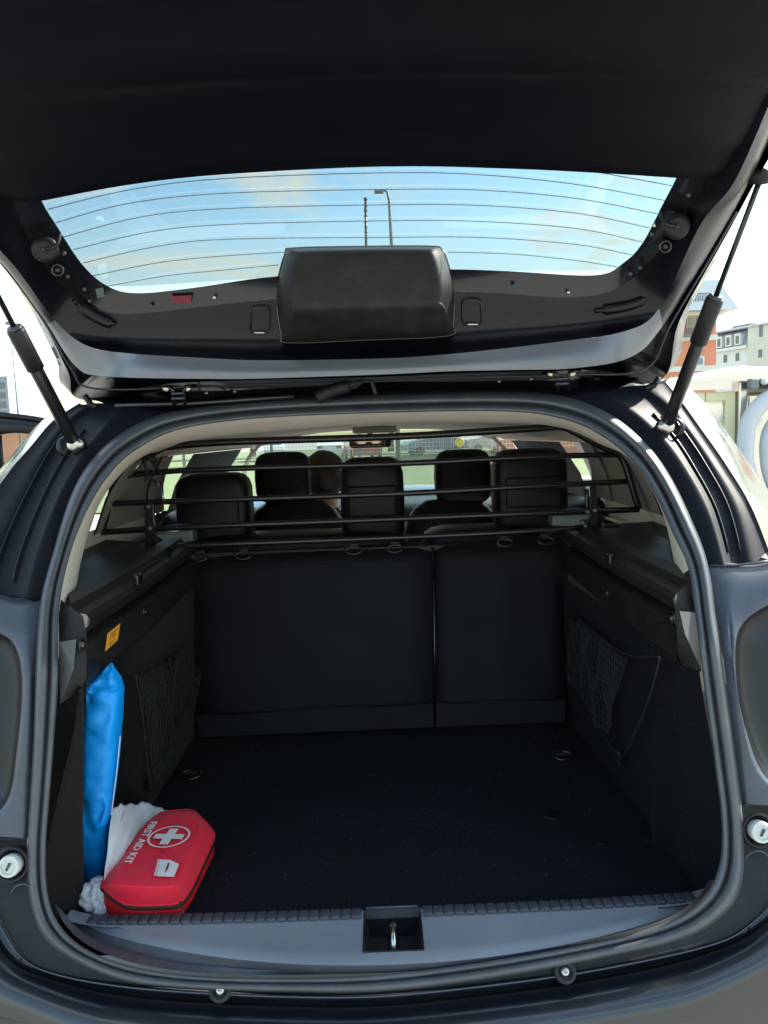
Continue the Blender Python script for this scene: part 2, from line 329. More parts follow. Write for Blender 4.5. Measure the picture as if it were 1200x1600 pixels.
def small_car(x, y, rz, paint, label):
    r = empty('parked_car', (x, y, 0), label, 'car', 'cars parked beyond the fence', rz)
    def T(v): return Matrix.Rotation(rz, 3, 'Z') @ Vector(v) + Vector((x, y, 0))
    side = [(-2.1, .35), (-2.15, .75), (-1.95, .95), (-1.1, 1.02), (-.55, 1.42), (.9, 1.45), (1.7, 1.02), (2.05, .9), (2.1, .4)]
    b = MB(); rows = []
    for wd, ins in ((-.85, .12), (-.88, .0), (.88, 0), (.85, .12)):
        rows.append([T((px, wd if z < 1.1 else wd * .8, z - ins * .2)) for px, z in side])
    b.grid(rows)
    for wd in (-.85, .85):
        k = len(b.V); b.V += [T((px, wd if z < 1.1 else wd * .8, z - .02)) for px, z in side]; b.F.append(tuple(range(k, k + len(side))))
    b.build('body', paint, r, bevel=.04, auto=35)
    for sgn in (-1, 1):
        q = MB(); q.add([T((-.95, sgn * .8, 1.04)), T((1.45, sgn * .8, 1.04)), T((.85, sgn * .725, 1.38)), T((-.5, sgn * .725, 1.38))], [(0, 1, 2, 3)]); q.build('side_window', M['window_dark'], r, smooth=False)
        for wx in (-1.3, 1.3):
            t = MB(); t.lathe(T((wx, sgn * .78, .32)), T((wx, sgn * 1.78, .32)) - T((wx, sgn * .78, .32)), [(.0, .13), (.2, .13), (.31, .12), (.32, 0), (.0, 0)], 18); t.build('wheel', M['tyre'], r)
    MB().add([T((-1.06, -.66, 1.08)), T((-1.06, .66, 1.08)), T((-.6, .62, 1.41)), T((-.6, -.62, 1.41))], [(0, 1, 2, 3)]).build('windscreen', M['window_dark'], r, smooth=False)
    for sgn in (-1, 1): MB().box(T((2.1, sgn * .62, .78)), (.08, .3, .16), Matrix.Rotation(rz, 3, 'Z')).build('tail_lamp', M['taillamp'], r, smooth=False)
small_car(-6.8, 50, R(96), M['carwhite'], 'white car with red tail lamps seen beyond the driver headrest')
small_car(-3.2, 53, R(-88), M['carwhite'], 'white car parked between the driver and the interior mirror')
small_car(-.9, 47.5, R(100), M['carred'], 'red car parked just beside the interior mirror')
small_car(3.9, 52, R(15), M['carblue'], 'blue car parked beyond the fence near the round blue sign')
small_car(8.2, 54, R(5), M['carwhite'], 'white car parked beyond the fence behind the yellow marker')

def sign(name, p, r, m, label, poleh, shape='disc', col2=None):
    e = empty(name, (p.x, p.y, 0), label, 'road sign')
    MB().tube([(p.x, p.y + .05, 0), (p.x, p.y + .05, poleh)], .05, 8).build('pole', M['pole'], e)
    MB().lathe((p.x, p.y, p.z), (0, -1, 0), [(0, .03), (r, .03), (r, 0), (0, 0)], 24).build('sign_face', m, e, auto=40)
    if col2: MB().lathe((p.x, p.y, p.z), (0, -1, 0), [(0, .05), (r * .55, .05), (r * .55, .03)], 24).build('symbol', col2, e, auto=40)
sign('round_sign', atY(718, 669, 36), .26, M['signblue'], 'blue round road sign above the yellow marker beyond the windscreen', 2.3, col2=M['offwhite'])
sign('round_sign', atY(704, 669, 38), .20, M['signred'], 'small red round sign standing beside the blue round sign', 2.2)
p = atY(718, 691, 35)
e = empty('yellow_marker', (p.x, p.y, 0), 'yellow marker board on a thin post below the blue sign', 'marker')
MB().tube([(p.x, p.y + .05, 0), (p.x, p.y + .05, 1.6)], .03, 6).build('post', M['pole'], e)
MB().lathe((p.x, p.y, p.z), (0, -1, 0), [(0, .03), (.20, .03), (.22, 0), (0, 0)], 16).build('board', M['signyellow'], e, auto=40)

# trees and hedge far behind the fence
def tree(x, y, h, label, seed):
    rnd = random.Random(seed); t = empty('broadleaf_tree', (x, y, 0), label, 'tree', 'trees beyond the fence')
    MB().tube([(x, y, 0), (x + .1, y, h * .3), (x, y, h * .6)], [.28, .2, .08], 8).build('trunk', M['bark'], t)
    b = MB()
    for i in range(900):
        a = rnd.random() * 6.28; ph = math.acos(rnd.uniform(-1, 1)); rr = h * .34 * (rnd.random() ** .4) * (1 + .25 * math.sin(a * 3 + seed))
        c = Vector((x + rr * math.sin(ph) * math.cos(a), y + rr * math.sin(ph) * math.sin(a), h * .66 + rr * .9 * math.cos(ph))); s_ = rnd.uniform(.1, .28)
        u = Vector((rnd.uniform(-1, 1), rnd.uniform(-1, 1), rnd.uniform(-1, 1))).normalized(); v = u.cross(Vector((rnd.uniform(-1, 1), rnd.uniform(-1, 1), .3))).normalized()
        b.add([c - u * s_, c - v * s_ * .6, c + u * s_, c + v * s_ * .6], [(0, 1, 2, 3)])
    o = b.build('crown', M['hedge'], t, smooth=False)
tree(-10, 62, 6.5, 'dark green tree beyond the fence left of the driver headrest', 1)
tree(1.2, 66, 5.2, 'low green tree standing behind the tall fence post by the mirror', 2)
tree(9.5, 64, 5.8, 'round green tree beyond the fence behind the front passenger headrest', 3)

# ---- buildings
def R3(rz): return Matrix.Rotation(rz, 3, 'Z')
def wall_box(name, o, rz, x0, x1, y0, y1, z0, z1, m, parent):
    b = MB(); V = [R3(rz) @ Vector((x, y, z)) + o for x in (x0, x1) for y in (y0, y1) for z in (z0, z1)]
    b.add(V, [(0, 1, 3, 2), (4, 6, 7, 5), (0, 4, 5, 1), (2, 3, 7, 6), (0, 2, 6, 4), (1, 5, 7, 3)]); return b.build(name, m, parent, smooth=False)
# orange house: east face at px ~1122, eaves at py 484, ridge py 435
YB = 46.
pr = atY(1119, 527, YB); W_ = 12.; X1 = pr.x; X0 = X1 - W_
Zb1 = pr.z; Zb2 = atY(1119, 575, YB).z; Zc = atY(1119, 487, YB).z; Ztop = atY(1100, 437, YB).z
h = empty('orange_house', ((X0 + X1) / 2, YB + 5, 0), 'orange red house with white string courses and pale hipped roof', 'house')
O = Vector((0, 0, 0))
wall_box('wall', O, 0, X0, X1, YB, YB + 10, 0, Zc, M['brickred'], h)
for z in (Zb1, Zb2, Zb2 - (Zb1 - Zb2) * 1.5): wall_box('string_course', O, 0, X0 - .06, X1 + .06, YB - .1, YB + 10.1, z - .16, z + .16, M['offwhite'], h)
b = MB(); e_ = .9; r0 = [(X0 - e_, YB - e_, Zc), (X1 + e_, YB - e_, Zc), (X1 + e_, YB + 10 + e_, Zc), (X0 - e_, YB + 10 + e_, Zc)]
ins = -.12; r1 = [(X0 + ins, YB - ins, Ztop), (X1 - ins, YB - ins, Ztop), (X1 - ins, YB + 9, Ztop), (X0 + ins, YB + 9, Ztop)]
b.V = [Vector(v) for v in r0 + r1]; b.F = [(0, 1, 5, 4), (1, 2, 6, 5), (2, 3, 7, 6), (3, 0, 4, 7), (4, 5, 6, 7), (3, 2, 1, 0)]; b.build('roof', M['palegreyroof'], h, smooth=False)
wall_box('cornice', O, 0, X0 - .3, X1 + .3, YB - .32, YB, Zc - .22, Zc - .01, M['offwhite'], h)
wall_box('ridge_cap', O, 0, X1 - 3.6, X1 - 1.0, YB + .2, YB + .6, Ztop, Ztop + .14, M['slate'], h)
def winrect(pxa, pya, pxb, pyb, m, name='window', shut=None, Yw=YB):
    A = atY(pxa, pya, Yw); B = atY(pxb, pyb, Yw); w = wall_box(name, O, 0, A.x, B.x, Yw - .06, Yw - .003, B.z, A.z, M['offwhite'], h)
    wall_box('pane', O, 0, A.x + .1, B.x - .1, Yw - .075, Yw - .061, B.z + .1, A.z - .1, m, w); return w
winrect(1072, 485, 1086, 512, M['curtain']); winrect(1090, 486, 1104, 520, M['window_dark']); winrect(1081, 557, 1100, 572, M['slate']); winrect(1036, 560, 1044, 576, M['window_dark']); winrect(1040, 488, 1052, 515, M['window_dark'])
for k in range(3):
    A = atY(1068 - k * 34, 512, YB); g = MB()
    for i in range(13): g.box((A.x + i * .09, YB - .5, A.z + .0), (.03, .03, .9))
    g.box((A.x + .55, YB - .5, A.z + .47), (1.2, .05, .05)); g.box((A.x + .55, YB - .27, A.z - .5), (1.3, .5, .1)); g.build('balcony', M['pole'], h, smooth=False)
A = atY(1078, 468, YB - .8); g = MB()
for i in range(24): g.box((A.x - 1.2 + i * .1, YB - .6, A.z), (.03, .03, .7))
g.box((A.x, YB - .6, A.z + .36), (2.6, .05, .05)); g.build('roof_railing', M['pole'], h, smooth=False)

# beige block further right
a0 = atY(1200, 508, 120); a1 = atY(1121, 519, 130)
hb = empty('beige_apartment_block', (a0.x, 128, 0), 'beige apartment block with blue grey mansard roof right of the orange house', 'building')
dv = Vector((a1.x - a0.x, a1.y - a0.y, 0)); L = dv.length; rzb = math.atan2(-dv.y, -dv.x); o2 = Vector((a1.x, a1.y, 0))
# along x from the left end (0) to the right; -y faces the camera
zt = a0.z; zc = atY(1150, 543, 126).z; XR = L + 14
wall_box('wall', o2, rzb, -3, XR, 0, 12, 0, zc, M['offwhite'], hb)
wall_box('cornice', o2, rzb, -3.3, L * .66, -.7, -.01, zc - .35, zc + .1, M['offwhite'], hb)
V = []
for x, y, z in ((-3, -.3, zc + .11), (L * .66, -.3, zc + .11), (L * .66, 12, zc + .11), (-3, 12, zc + .11), (-2.2, .5, zt - .1), (L * .60, .5, zt - .1), (L * .60, 12, zt - .1), (-2.2, 12, zt - .1)): V.append(R3(rzb) @ Vector((x, y, z)) + o2)
MB().add(V, [(0, 1, 5, 4), (1, 2, 6, 5), (2, 3, 7, 6), (3, 0, 4, 7), (4, 5, 6, 7)]).build('mansard_roof', M['slate'], hb, smooth=False)
wall_box('stair_tower', o2, rzb, L * .67, XR, -.5, 12, zc + .01, zt + .1, M['cream'], hb)
wall_box('tower_wall', o2, rzb, L * .67, XR, -.5, -.01, 0, zc, M['cream'], hb)
wall_box('flat_roof', o2, rzb, -2.6, XR + .4, -1.0, 12.4, zt + .12, zt + .38, M['palegreyroof'], hb)
wall_box('roof_box', o2, rzb, 2.2, 6.0, 1, 5, zt + .4, zt + 1.0, M['pole'], hb)
for k in range(4):
    x = -1.6 + k * 2.0; d = wall_box('dormer', o2, rzb, x, x + 1.25, -.62, .4, zc + .3, zt - .55, M['offwhite'], hb)
    wall_box('pane', o2, rzb, x + .3, x + .95, -.66, -.63, zc + .5, zt - .9, M['window_dark'], d)
for k in range(8):
    for q in range(4):
        x = -1.2 + k * 2.6; z = zc - 2.3 - q * 3.1; yy = -.5 if x > L * .67 else 0
        if L * .67 - 1.2 < x < L * .67 + .3: continue
        w = wall_box('window', o2, rzb, x, x + 1.0, yy - .07, yy - .01, z, z + 1.5, M['offwhite'], hb); wall_box('pane', o2, rzb, x + .12, x + .88, yy - .1, yy - .075, z + .12, z + 1.38, M['window_dark'], w)
for k in range(2):
    x = L * .67 + 2.2 + 4 * k; w = wall_box('window', o2, rzb, x, x + 1.0, -.57, -.51, zc + .8, zc + 3.0, M['offwhite'], hb); wall_box('pane', o2, rzb, x + .12, x + .88, -.6, -.575, zc + .95, zc + 2.85, M['window_dark'], w)

# grey tower far left + flood light mast
A = atY(6, 588, 90); B = atY(11, 640, 90)
t = empty('grey_tower_block', (A.x - 3, 92, 0), 'small grey tower block on the far left above the open door', 'building')
wall_box('wall', O, 0, A.x - 7, A.x + .35, 90, 100, 0, A.z, M['slate'], t)
for q in range(7):
    for k in range(4):
        x = A.x - .9 - k * 1.5; z = A.z - 1.4 - q * 1.1
        w = wall_box('window', O, 0, x, x + .9, 89.94, 89.99, z, z + .7, M['window_dark'], t)
A = atY(14, 505, 30)
B = atY(28, 640, 30)
mb = MB(); mb.tube([(B.x, 30, 0), (B.x, 30, B.z), (A.x + .05, 30, A.z)], [.05, .04, .025], 6)
lp = empty('thin_mast', (B.x, 30, 0), 'thin dark mast standing behind the left gas strut', 'mast'); mb.build('mast', M['pole'], lp)
MB().box((A.x, 30, A.z), (.22, .12, .12)).build('mast_head', M['pole'], lp, smooth=False)
# street lamp seen through the glass
yl = 26; T0 = atY(606, 300, yl); T1 = atY(612, 384, yl); H0 = atY(592, 301, yl)
sl = empty('street_lamp', (T1.x, yl, 0), 'street lamp with a short curved arm seen through the tailgate glass', 'street lamp')
MB().tube([(T1.x, yl, 0), (T1.x, yl, T1.z), (T0.x + .03, yl, T0.z - .25), (T0.x - .02, yl, T0.z), (T0.x - .12, yl, T0.z + .06), (H0.x + .1, yl, H0.z + .05)], [.09, .06, .045, .04, .04, .04], 8).build('pole', M['pole'], sl)
MB().box((H0.x, yl, H0.z + .02), (.30, .14, .09)).build('lamp_head', M['pole'], sl, bevel=.02)
# red shed far left, seen through the door window
A = atY(10, 672, 40); B = atY(60, 700, 40)
wb = empty('red_shed', (A.x, 45, 0), 'low red shed seen through the open door window', 'shed')
wall_box('wall', O, 0, A.x - 1.5, B.x + 2.5, 40, 44, 0, A.z + .1, M['brickred'], wb); wall_box('roof', O, 0, A.x - 1.8, B.x + 2.8, 39.7, 44.3, A.z + .1, A.z + .3, M['palegreyroof'], wb)

# ---- stainless vacuum kiosk to the right
def kiosk():
    Yk = 4.3
    k = empty('vacuum_station', (2.3, 4.6, 0), 'stainless steel vacuum station with curved hoses beside the car', 'vacuum station')
    c0 = atY(1153, 620, Yk); cx = c0.x; x0 = atY(1062, 640, Yk + 1.3).x; x1 = 3.2
    topz = [atY(1070, 592, Yk), atY(1110, 579, Yk), atY(1150, 573, Yk), atY(1200, 574, Yk)]
    xs = [topz[0].x - .06] + [p.x for p in topz] + [3.0, 3.3]; zs = [topz[0].z - .04] + [p.z for p in topz] + [topz[3].z - .02, topz[3].z - .12]
    fr = [Vector((x, 0, z)) for x, z in zip(xs, zs)]; fr = crom(fr, 6); lowz = atY(1130, 596, Yk).z
    b = MB(); b.grid([[(p.x, Yk - .12, lowz + .0) for p in fr], [(p.x, Yk - .12, lerp(lowz, p.z, .55)) for p in fr], [(p.x, Yk - .05, p.z) for p in fr], [(p.x, Yk + .9, p.z) for p in fr], [(p.x, Yk + .98, lowz) for p in fr]])
    b.build('canopy', M['steel'], k, auto=50)
    zb = atY(1130, 611, Yk).z
    MB().box(((x0 + x1) / 2 + .1, Yk + .36, (lowz + zb) / 2), (x1 - x0 - .2, .92, lowz - zb)).build('fascia', M['yellowpanel'], k, smooth=False)
    A = atY(1174, 598, Yk - .06); MB().box((A.x + .4, Yk - .12, (lowz + zb) / 2), (.82, .03, (lowz - zb) * .98)).build('lamp_panel', M['greyplastic'], k, smooth=False)
    L = atY(1187, 597, Yk - .1); MB().lathe((L.x, Yk - .14, L.z), (0, -1, 0), [(.018, 0), (.018, .02), (0, .03)], 12).build('button', M['bolt_white'], k)
    MB().box((atY(1155, 650, Yk).x, Yk - .0, zb / 2 + .05), (.05, .10, zb)).build('corner_post', M['steel'], k, smooth=False, bevel=.01)
    MB().box((cx + .02, Yk - .13, (lowz + zb) / 2), (.05, .05, lowz - zb + .004)).build('corner_trim', M['pole'], k, smooth=False, bevel=.01)
    # window frame part (left of the post)
    xl = atY(1092, 620, Yk).x; xr = atY(1147, 620, Yk).x; f = MB()
    f.box(((xl + xr) / 2, Yk + .004, zb - .03), (xr - xl - .06, .05, .05)); f.box((xr - .03, Yk, zb / 2), (.055, .05, zb - .008)); f.box((xl + .0, Yk, zb / 2), (.05, .05, zb - .008)); f.box(((xl + xr) / 2, Yk + .004, .9), (xr - xl - .06, .05, .05))
    f.build('window_frame', M['yellowpanel'], k, smooth=False, bevel=.006)
    f2 = MB(); xa = xl + .027; xb = xr - .06; f2.box(((xa + xb) / 2, Yk + .01, zb - .12), (xb - xa, .03, .10)); f2.build('inner_rail', M['steel'], k, smooth=False)
    MB().box(((xl + xr) / 2, Yk + .03, zb / 2 + .3), (xr - xl - .06, .01, zb - .75)).build('window_pane', M['cabin_glass'], k, smooth=False)
    MB().box((cx + .62, Yk + .45, zb / 2), (1.1, .8, zb - .02)).build('cabinet', M['steel'], k, smooth=False, bevel=.02)
    MB().box((cx - .5, Yk + 1.2, .55), (1.6, .3, 1.1)).build('rear_cabinet', M['greige'], k, smooth=False, bevel=.02)
    MB().box((cx + .48, Yk + .03, 1.46), (.36, .04, .10)).build('orange_label', M['brickred'], k, smooth=False)
    for (P, rr) in (([(1215, 618), (1195, 626), (1172, 655), (1165, 690), (1166, 730), (1185, 775), (1215, 830)], .042), ([(1235, 650), (1216, 655), (1202, 675), (1198, 705), (1204, 745), (1225, 790)], .036)):
        pts = crom([atY(x, y, Yk - .14 - (.06 if rr > .05 else 0)) for x, y in P], 12); b = MB()
        b.tube(pts, [rr * (1 + .07 * ((i // 1) % 2)) for i in range(len(pts))], 14); b.build('hose', M['hose'], k)
kiosk()
fb = MB()
rnd = random.Random(5)
px_, py_ = atY(1128, 690, 8.5).x, 8.5
for i in range(260):
    c = Vector((px_ + rnd.gauss(0, .35), py_ + rnd.gauss(0, .3), abs(rnd.gauss(.55, .42)))); s_ = rnd.uniform(.04, .1); u = Vector((rnd.uniform(-1, 1), rnd.uniform(-1, 1), rnd.uniform(-1, 1))).normalized(); v = u.cross(Vector((0, .3, 1))).normalized()
    fb.add([c - u * s_, c - v * s_ * .5, c + u * s_, c + v * s_ * .5], [(0, 1, 2, 3)])
tag(fb.build('leafy_bush', M['hedge'], None, smooth=False), 'small leafy green bush behind the vacuum station window', 'bush')

# ================================================================== THE CAR
car = empty('car', (0, 2.6, 0), 'dark blue SUV with raised tailgate and open luggage space', 'car')

# ---- rear opening: seal contours, keys run clockwise from the bottom centre
SI = [(600,1522),(450,1528),(300,1524),(200,1508),(130,1480),(90,1440),(74,1390),(72,1320),(78,1240),(85,1150),(91,1060),(92,955),(110,865),(140,790),(178,733),(222,697),(285,670),(400,654),(600,645),(790,643),(880,655),(940,681),(990,722),(1022,770),(1052,835),(1076,890),(1088,972),(1100,1070),(1115,1180),(1127,1280),(1124,1350),(1100,1400),(1050,1437),(950,1468),(775,1500)]
SO = [(600,1549),(450,1550),(300,1545),(190,1532),(105,1495),(62,1455),(44,1390),(42,1320),(47,1240),(52,1150),(55,1050),(62,945),(82,865),(112,770),(150,710),(200,670),(265,644),(390,627),(600,616),(790,612),(880,619),(950,645),(1005,688),(1045,740),(1080,810),(1106,880),(1121,980),(1135,1080),(1150,1190),(1162,1300),(1158,1385),(1125,1435),(1060,1470),(950,1495),(775,1528)]
NS = 6
si = cpx(SI, NS, True); so = cpx(SO, NS, True); n_ = len(si)
si3 = [onF(*p) for p in si]; so3 = [onF(*p) for p in so]
def bump(u, a, b): return math.sqrt(max(0, 1 - ((2 * (u - a) / (b - a)) - 1) ** 2)) if a < u < b else 0.
rows = []
us = [0, .02, .06, .12, .2, .27, .33, .37, .40, .43, .47, .53, .6, .68, .76, .84, .91, .96, .985, 1.0]
for i in range(n_):
    a, b_ = si3[i], so3[i]; mid = (a + b_) / 2; nrm = (EYE - mid).normalized(); w = (b_ - a).length
    wob = 1 + .05 * noise.noise(Vector((i * .13, 0, 0)))
    r_ = []
    for u in us:
        hh = w * (.34 * bump(u, -.02, .40) + .52 * bump(u, .40, 1.0)) * wob - w * .10 * bump(u, .34, .46)
        r_.append(lerp(a, b_, u) + nrm * hh)
    rows.append(r_)
rows.append(rows[0])
b = MB(); b.grid([list(r_) for r_ in zip(*rows)]); b.build('door_seal', M['rubber'], car)

# ---- beige trim inside the seal (pillars and roof edge)
TI_R = {11: (118, 945), 12: (126, 880), 13: (152, 795), 14: (188, 742), 15: (228, 711), 16: (290, 690), 17: (402, 676), 18: (600, 662), 19: (790, 661), 20: (880, 669), 21: (940, 695), 22: (978, 712), 23: (1005, 742), 24: (1038, 810), 25: (1058, 905)}
ks = sorted(TI_R); tin = cpx([TI_R[k] for k in ks], NS); sin_ = si[ks[0] * NS: ks[-1] * NS + 1]
r0 = [onF(*p) for p in sin_]; r1 = [onF(*p, .22) for p in tin]; r2 = [v + (v - q) * .1 + Vector((math.copysign(.03, v.x) if abs(v.x) > .3 else 0, .05, .012)) for v, q in zip(r1, r0)]
rr = [[v + (EYE - v).normalized() * -.006 for v in r0]] + [[lerp(a, b_, t) + Vector((0, 0, .0)) for a, b_ in zip(r0, r1)] for t in (.12, .4, .7)] + [r1, r2]
b = MB(); b.grid(rr); b.build('opening_trim', M['beige'], car)

# ---- body faces round the seal
def loft(name, contours, m, n=NS, sub=1, parent=None, closed=False, **kw):
    """contours: list of (keys, f) where f turns a pixel into a point"""
    rows = [[f(*p) for p in cpx(k, n, closed)] if f else k for k, f in contours]
    rows = resmooth(rows, sub) if sub else rows
    b = MB(); b.grid(rows, closed); return b.build(name, m, parent if parent is not None else car, **kw)
def F(off): return lambda x, y: onF(x, y, off)
idx_bot = list(range(29, 35)) + list(range(0, 8))
SOb = [SO[i] for i in idx_bot]
F1 = {29:(1240,1270),30:(1215,1390),31:(1168,1447),32:(1105,1478),33:(950,1512),34:(800,1535),0:(600,1556),1:(450,1557),2:(310,1551),3:(190,1541),4:(95,1524),5:(40,1500),6:(6,1450),7:(-50,1330)}
F1b = [F1[i] for i in idx_bot]
loft('lower_surround', [(SOb, F(.004)), ([(lerp(a[0], b_[0], .5), lerp(a[1], b_[1], .5)) for a, b_ in zip(SOb, F1b)], F(.004)), (F1b, F(.0))], M['plastic'], sub=0)
b = MB(); b.tube([onF(*p, -.001) for p in cpx(F1b, NS)], .0016, 6); b.build('surround_edge', M['lamp_shell'], car)

# tail lamp housings and recesses
def housing(T0, T1a, T1, R2, R3, dx):
    sh = [(x + dx, y + (3 if y < 1100 else -3)) for x, y in T1]
    loft('tail_lamp_housing', [(T0, F(.003)), (T1a, F(-.008)), (T1, F(-.006)), (sh, F(.004))], M['lamp_shell'], sub=2)
    loft('tail_lamp_recess', [(sh, F(.002)), (R2, F(.03)), (R3, F(.035))], M['gloss_recess'], sub=2)
housing([(42,1312),(46,1240),(51,1150),(54,1050),(62,938),(20,934),(-90,905)], [(30,1309),(35,1245),(42,1160),(46,1050),(40,968),(8,956),(-90,935)],
        [(-40,1305),(14,1255),(30,1175),(38,1070),(28,1008),(-5,984),(-90,965)], [(-60,1285),(2,1235),(16,1160),(22,1070),(14,1024),(-12,1004),(-90,985)], [(-120,1240),(-60,1215),(-40,1150),(-40,1080),(-45,1060),(-60,1045),(-120,1040)], -5)
housing([(1161,1256),(1152,1190),(1137,1080),(1124,980),(1108,885),(1180,882),(1270,862)], [(1178,1257),(1166,1185),(1152,1085),(1139,985),(1142,918),(1190,905),(1275,885)],
        [(1250,1262),(1192,1215),(1164,1150),(1147,1060),(1152,978),(1205,938),(1280,915)], [(1270,1235),(1210,1195),(1180,1140),(1163,1060),(1168,992),(1212,958),(1280,938)], [(1330,1200),(1260,1160),(1240,1120),(1230,1060),(1235,1035),(1260,1015),(1330,1000)], 5)
MB().grid([[onF(*p, o_) for p in ((-60, 900), (-10, 922), (30, 936), (62, 935))] for o_ in (-.010, .03)]).build('panel_gap', M['gloss_black'], car)
MB().tube([onF(*p, -.002) for p in ((1109, 883), (1145, 884), (1180, 880), (1230, 872))], .0022, 6).build('panel_gap', M['gloss_black'], car)
for P in ([(1161, 1257), (1180, 1257), (1215, 1255), (1260, 1250)], [(44, 1309), (25, 1310), (0, 1311), (-50, 1313)]):
    MB().tube([onF(*p, -.003) for p in cpx(P, 4)], .0016, 6).build('joint_strip', M['greyplastic'], car)

# upper pillars: seal -> flange ridge -> gutter -> rim -> body side
def Fz(off, dy=0.): return lambda x, y: onF(x, y, off)
PL = [[(62,945),(82,865),(112,770),(150,710),(200,670),(265,644)],
      [(40,935),(64,850),(94,772),(130,710),(172,660),(200,634)],
      [(33,933),(57,848),(88,768),(122,708),(163,658),(188,632)],
      [(-5,925),(18,850),(52,772),(88,705),(128,655),(165,630)],
      [(-30,915),(0,835),(34,765),(70,702),(108,655),(148,630)],
      [(-62,905),(-22,815),(22,745),(60,698),(90,662),(130,632)],
      [(-74,900),(-32,808),(12,740),(50,695),(82,658),(124,630)],
      [(-120,895),(-75,800),(-28,772),(0,742),(58,672),(112,630)],
      ]
PR = [[(1106,880),(1080,810),(1045,740),(1005,688),(950,645),(880,619)],
      [(1131,884),(1106,800),(1070,732),(1034,684),(985,640),(930,612)],
      [(1138,884),(1113,798),(1076,730),(1041,680),(992,637),(940,611)],
      [(1150,888),(1128,800),(1092,728),(1056,672),(1018,630),(975,604)],
      [(1174,885),(1150,790),(1112,722),(1074,668),(1040,628),(1005,602)],
      [(1194,866),(1165,795),(1124,728),(1088,674),(1058,630),(1034,600)],
      [(1202,862),(1173,790),(1132,722),(1094,668),(1064,626),(1040,597)],
      [(1290,905),(1215,792),(1158,712),(1118,655),(1080,612),(1044,591)]]
offs = [.004, -.006, .004, .028, .022, .034, .034, .50]
for side, P in (('l', PL), ('r', PR)):
    q = loft('body_pillar', [(P[i], F(offs[i])) for i in range(7)], M['pillar_paint'], sub=2)
    r6 = [onF(*p, offs[6]) for p in cpx(P[6], NS)]; r7 = [onF(*p, offs[7]) for p in cpx(P[7], NS)]
    sg = -1 if side == 'l' else 1
    r65 = [lerp(a, b_, .35) + Vector((sg * .008, -.0, .006)) for a, b_ in zip(r6, r7)]
    r8 = [v + Vector((sg * .05, .35, -.01)) for v in r7]; r9 = [v + Vector((sg * .04, 1.2, 0)) for v in r8]
    bb = MB(); bb.grid(resmooth([r6, r65, r7, r8], 3)); bb.build('quarter_panel', M['side_paint'], car)
    for k, (a, c) in enumerate(((2, 3), (3, 4))):
        pts = [lerp(onF(*p, offs[a] - .004), onF(*q_, offs[c] - .004), .5) for p, q_ in zip(cpx(P[a], NS), cpx(P[c], NS))]
        MB().tube(pts[2:-8], .0022, 6).build('gutter_lip', M['inner_paint'], car)
# roof gutter between hinges (above the seal)
RG0 = [(265,644),(390,627),(600,616),(790,612),(880,619)]; RG1 = [(190,634),(390,617),(600,608),(790,604),(945,611)]; RG2 = [(165,631),(390,612),(600,604),(790,600),(975,603)]; RG3 = [(140,622),(390,602),(600,594),(790,590),(1000,590)]
loft('roof_gutter', [(RG0, F(.002)), (RG1, F(.0)), (RG2, F(.03)), (RG3, F(.07))], M['inner_paint'], sub=1)
# outer skin: roof and sides
rows = []
for y, z, w in ((1.60, 1.565, .60), (1.8, 1.60, .62), (2.4, 1.635, .63), (3.2, 1.635, .62), (3.75, 1.59, .58)):
    rows.append([(-w, y, z - .075), (-w * .93, y, z - .03), (-w * .7, y, z - .006), (0, y, z + .012), (w * .7, y, z - .006), (w * .93, y, z - .03), (w, y, z - .075)])
MB().grid(resmooth(rows, 2)).build('roof', M['paint'], car)
an = empty('antenna_tmp', (0, 0, 0)); bpy.data.objects.remove(an)
A0 = atY(571, 309, 1.95); A1 = atY(572, 385, 1.95); base = A1 + (A1 - A0) * 1.0; base.z = 1.60
ant = MB().tube([base, lerp(base, A0, .02), A1, A0], [.010, .0035, .003, .003], 8).build('roof_antenna', M['steel_black'], car)
for k in range(9):
    c = lerp(A0, A1, k / 8.5); MB().tube([c, lerp(c, A1, .06)], .0042, 8).build('coil', M['steel_black'], ant)

# wall helper for cabin sides: half width by height
def wx(z): return interp(z, [(.3, .74), (1.17, .735), (1.235, .71), (1.33, .665), (1.41, .60), (1.46, .50)])
def patch(name, y00, y01, y10, y11, z0, z1, sg, m, off=0., n=6):
    """bottom edge y00..y01 at z0, top edge y10..y11 at z1, on the cabin side wall"""
    rows = []
    for i in range(n + 1):
        t = i / n; z = lerp(z0, z1, t); a, b_ = lerp(y00, y10, t), lerp(y01, y11, t)
        rows.append([(sg * (wx(z) + off), lerp(a, b_, k / 4), z) for k in range(5)])
    return MB().grid(rows).build(name, m, car, solid=.0)
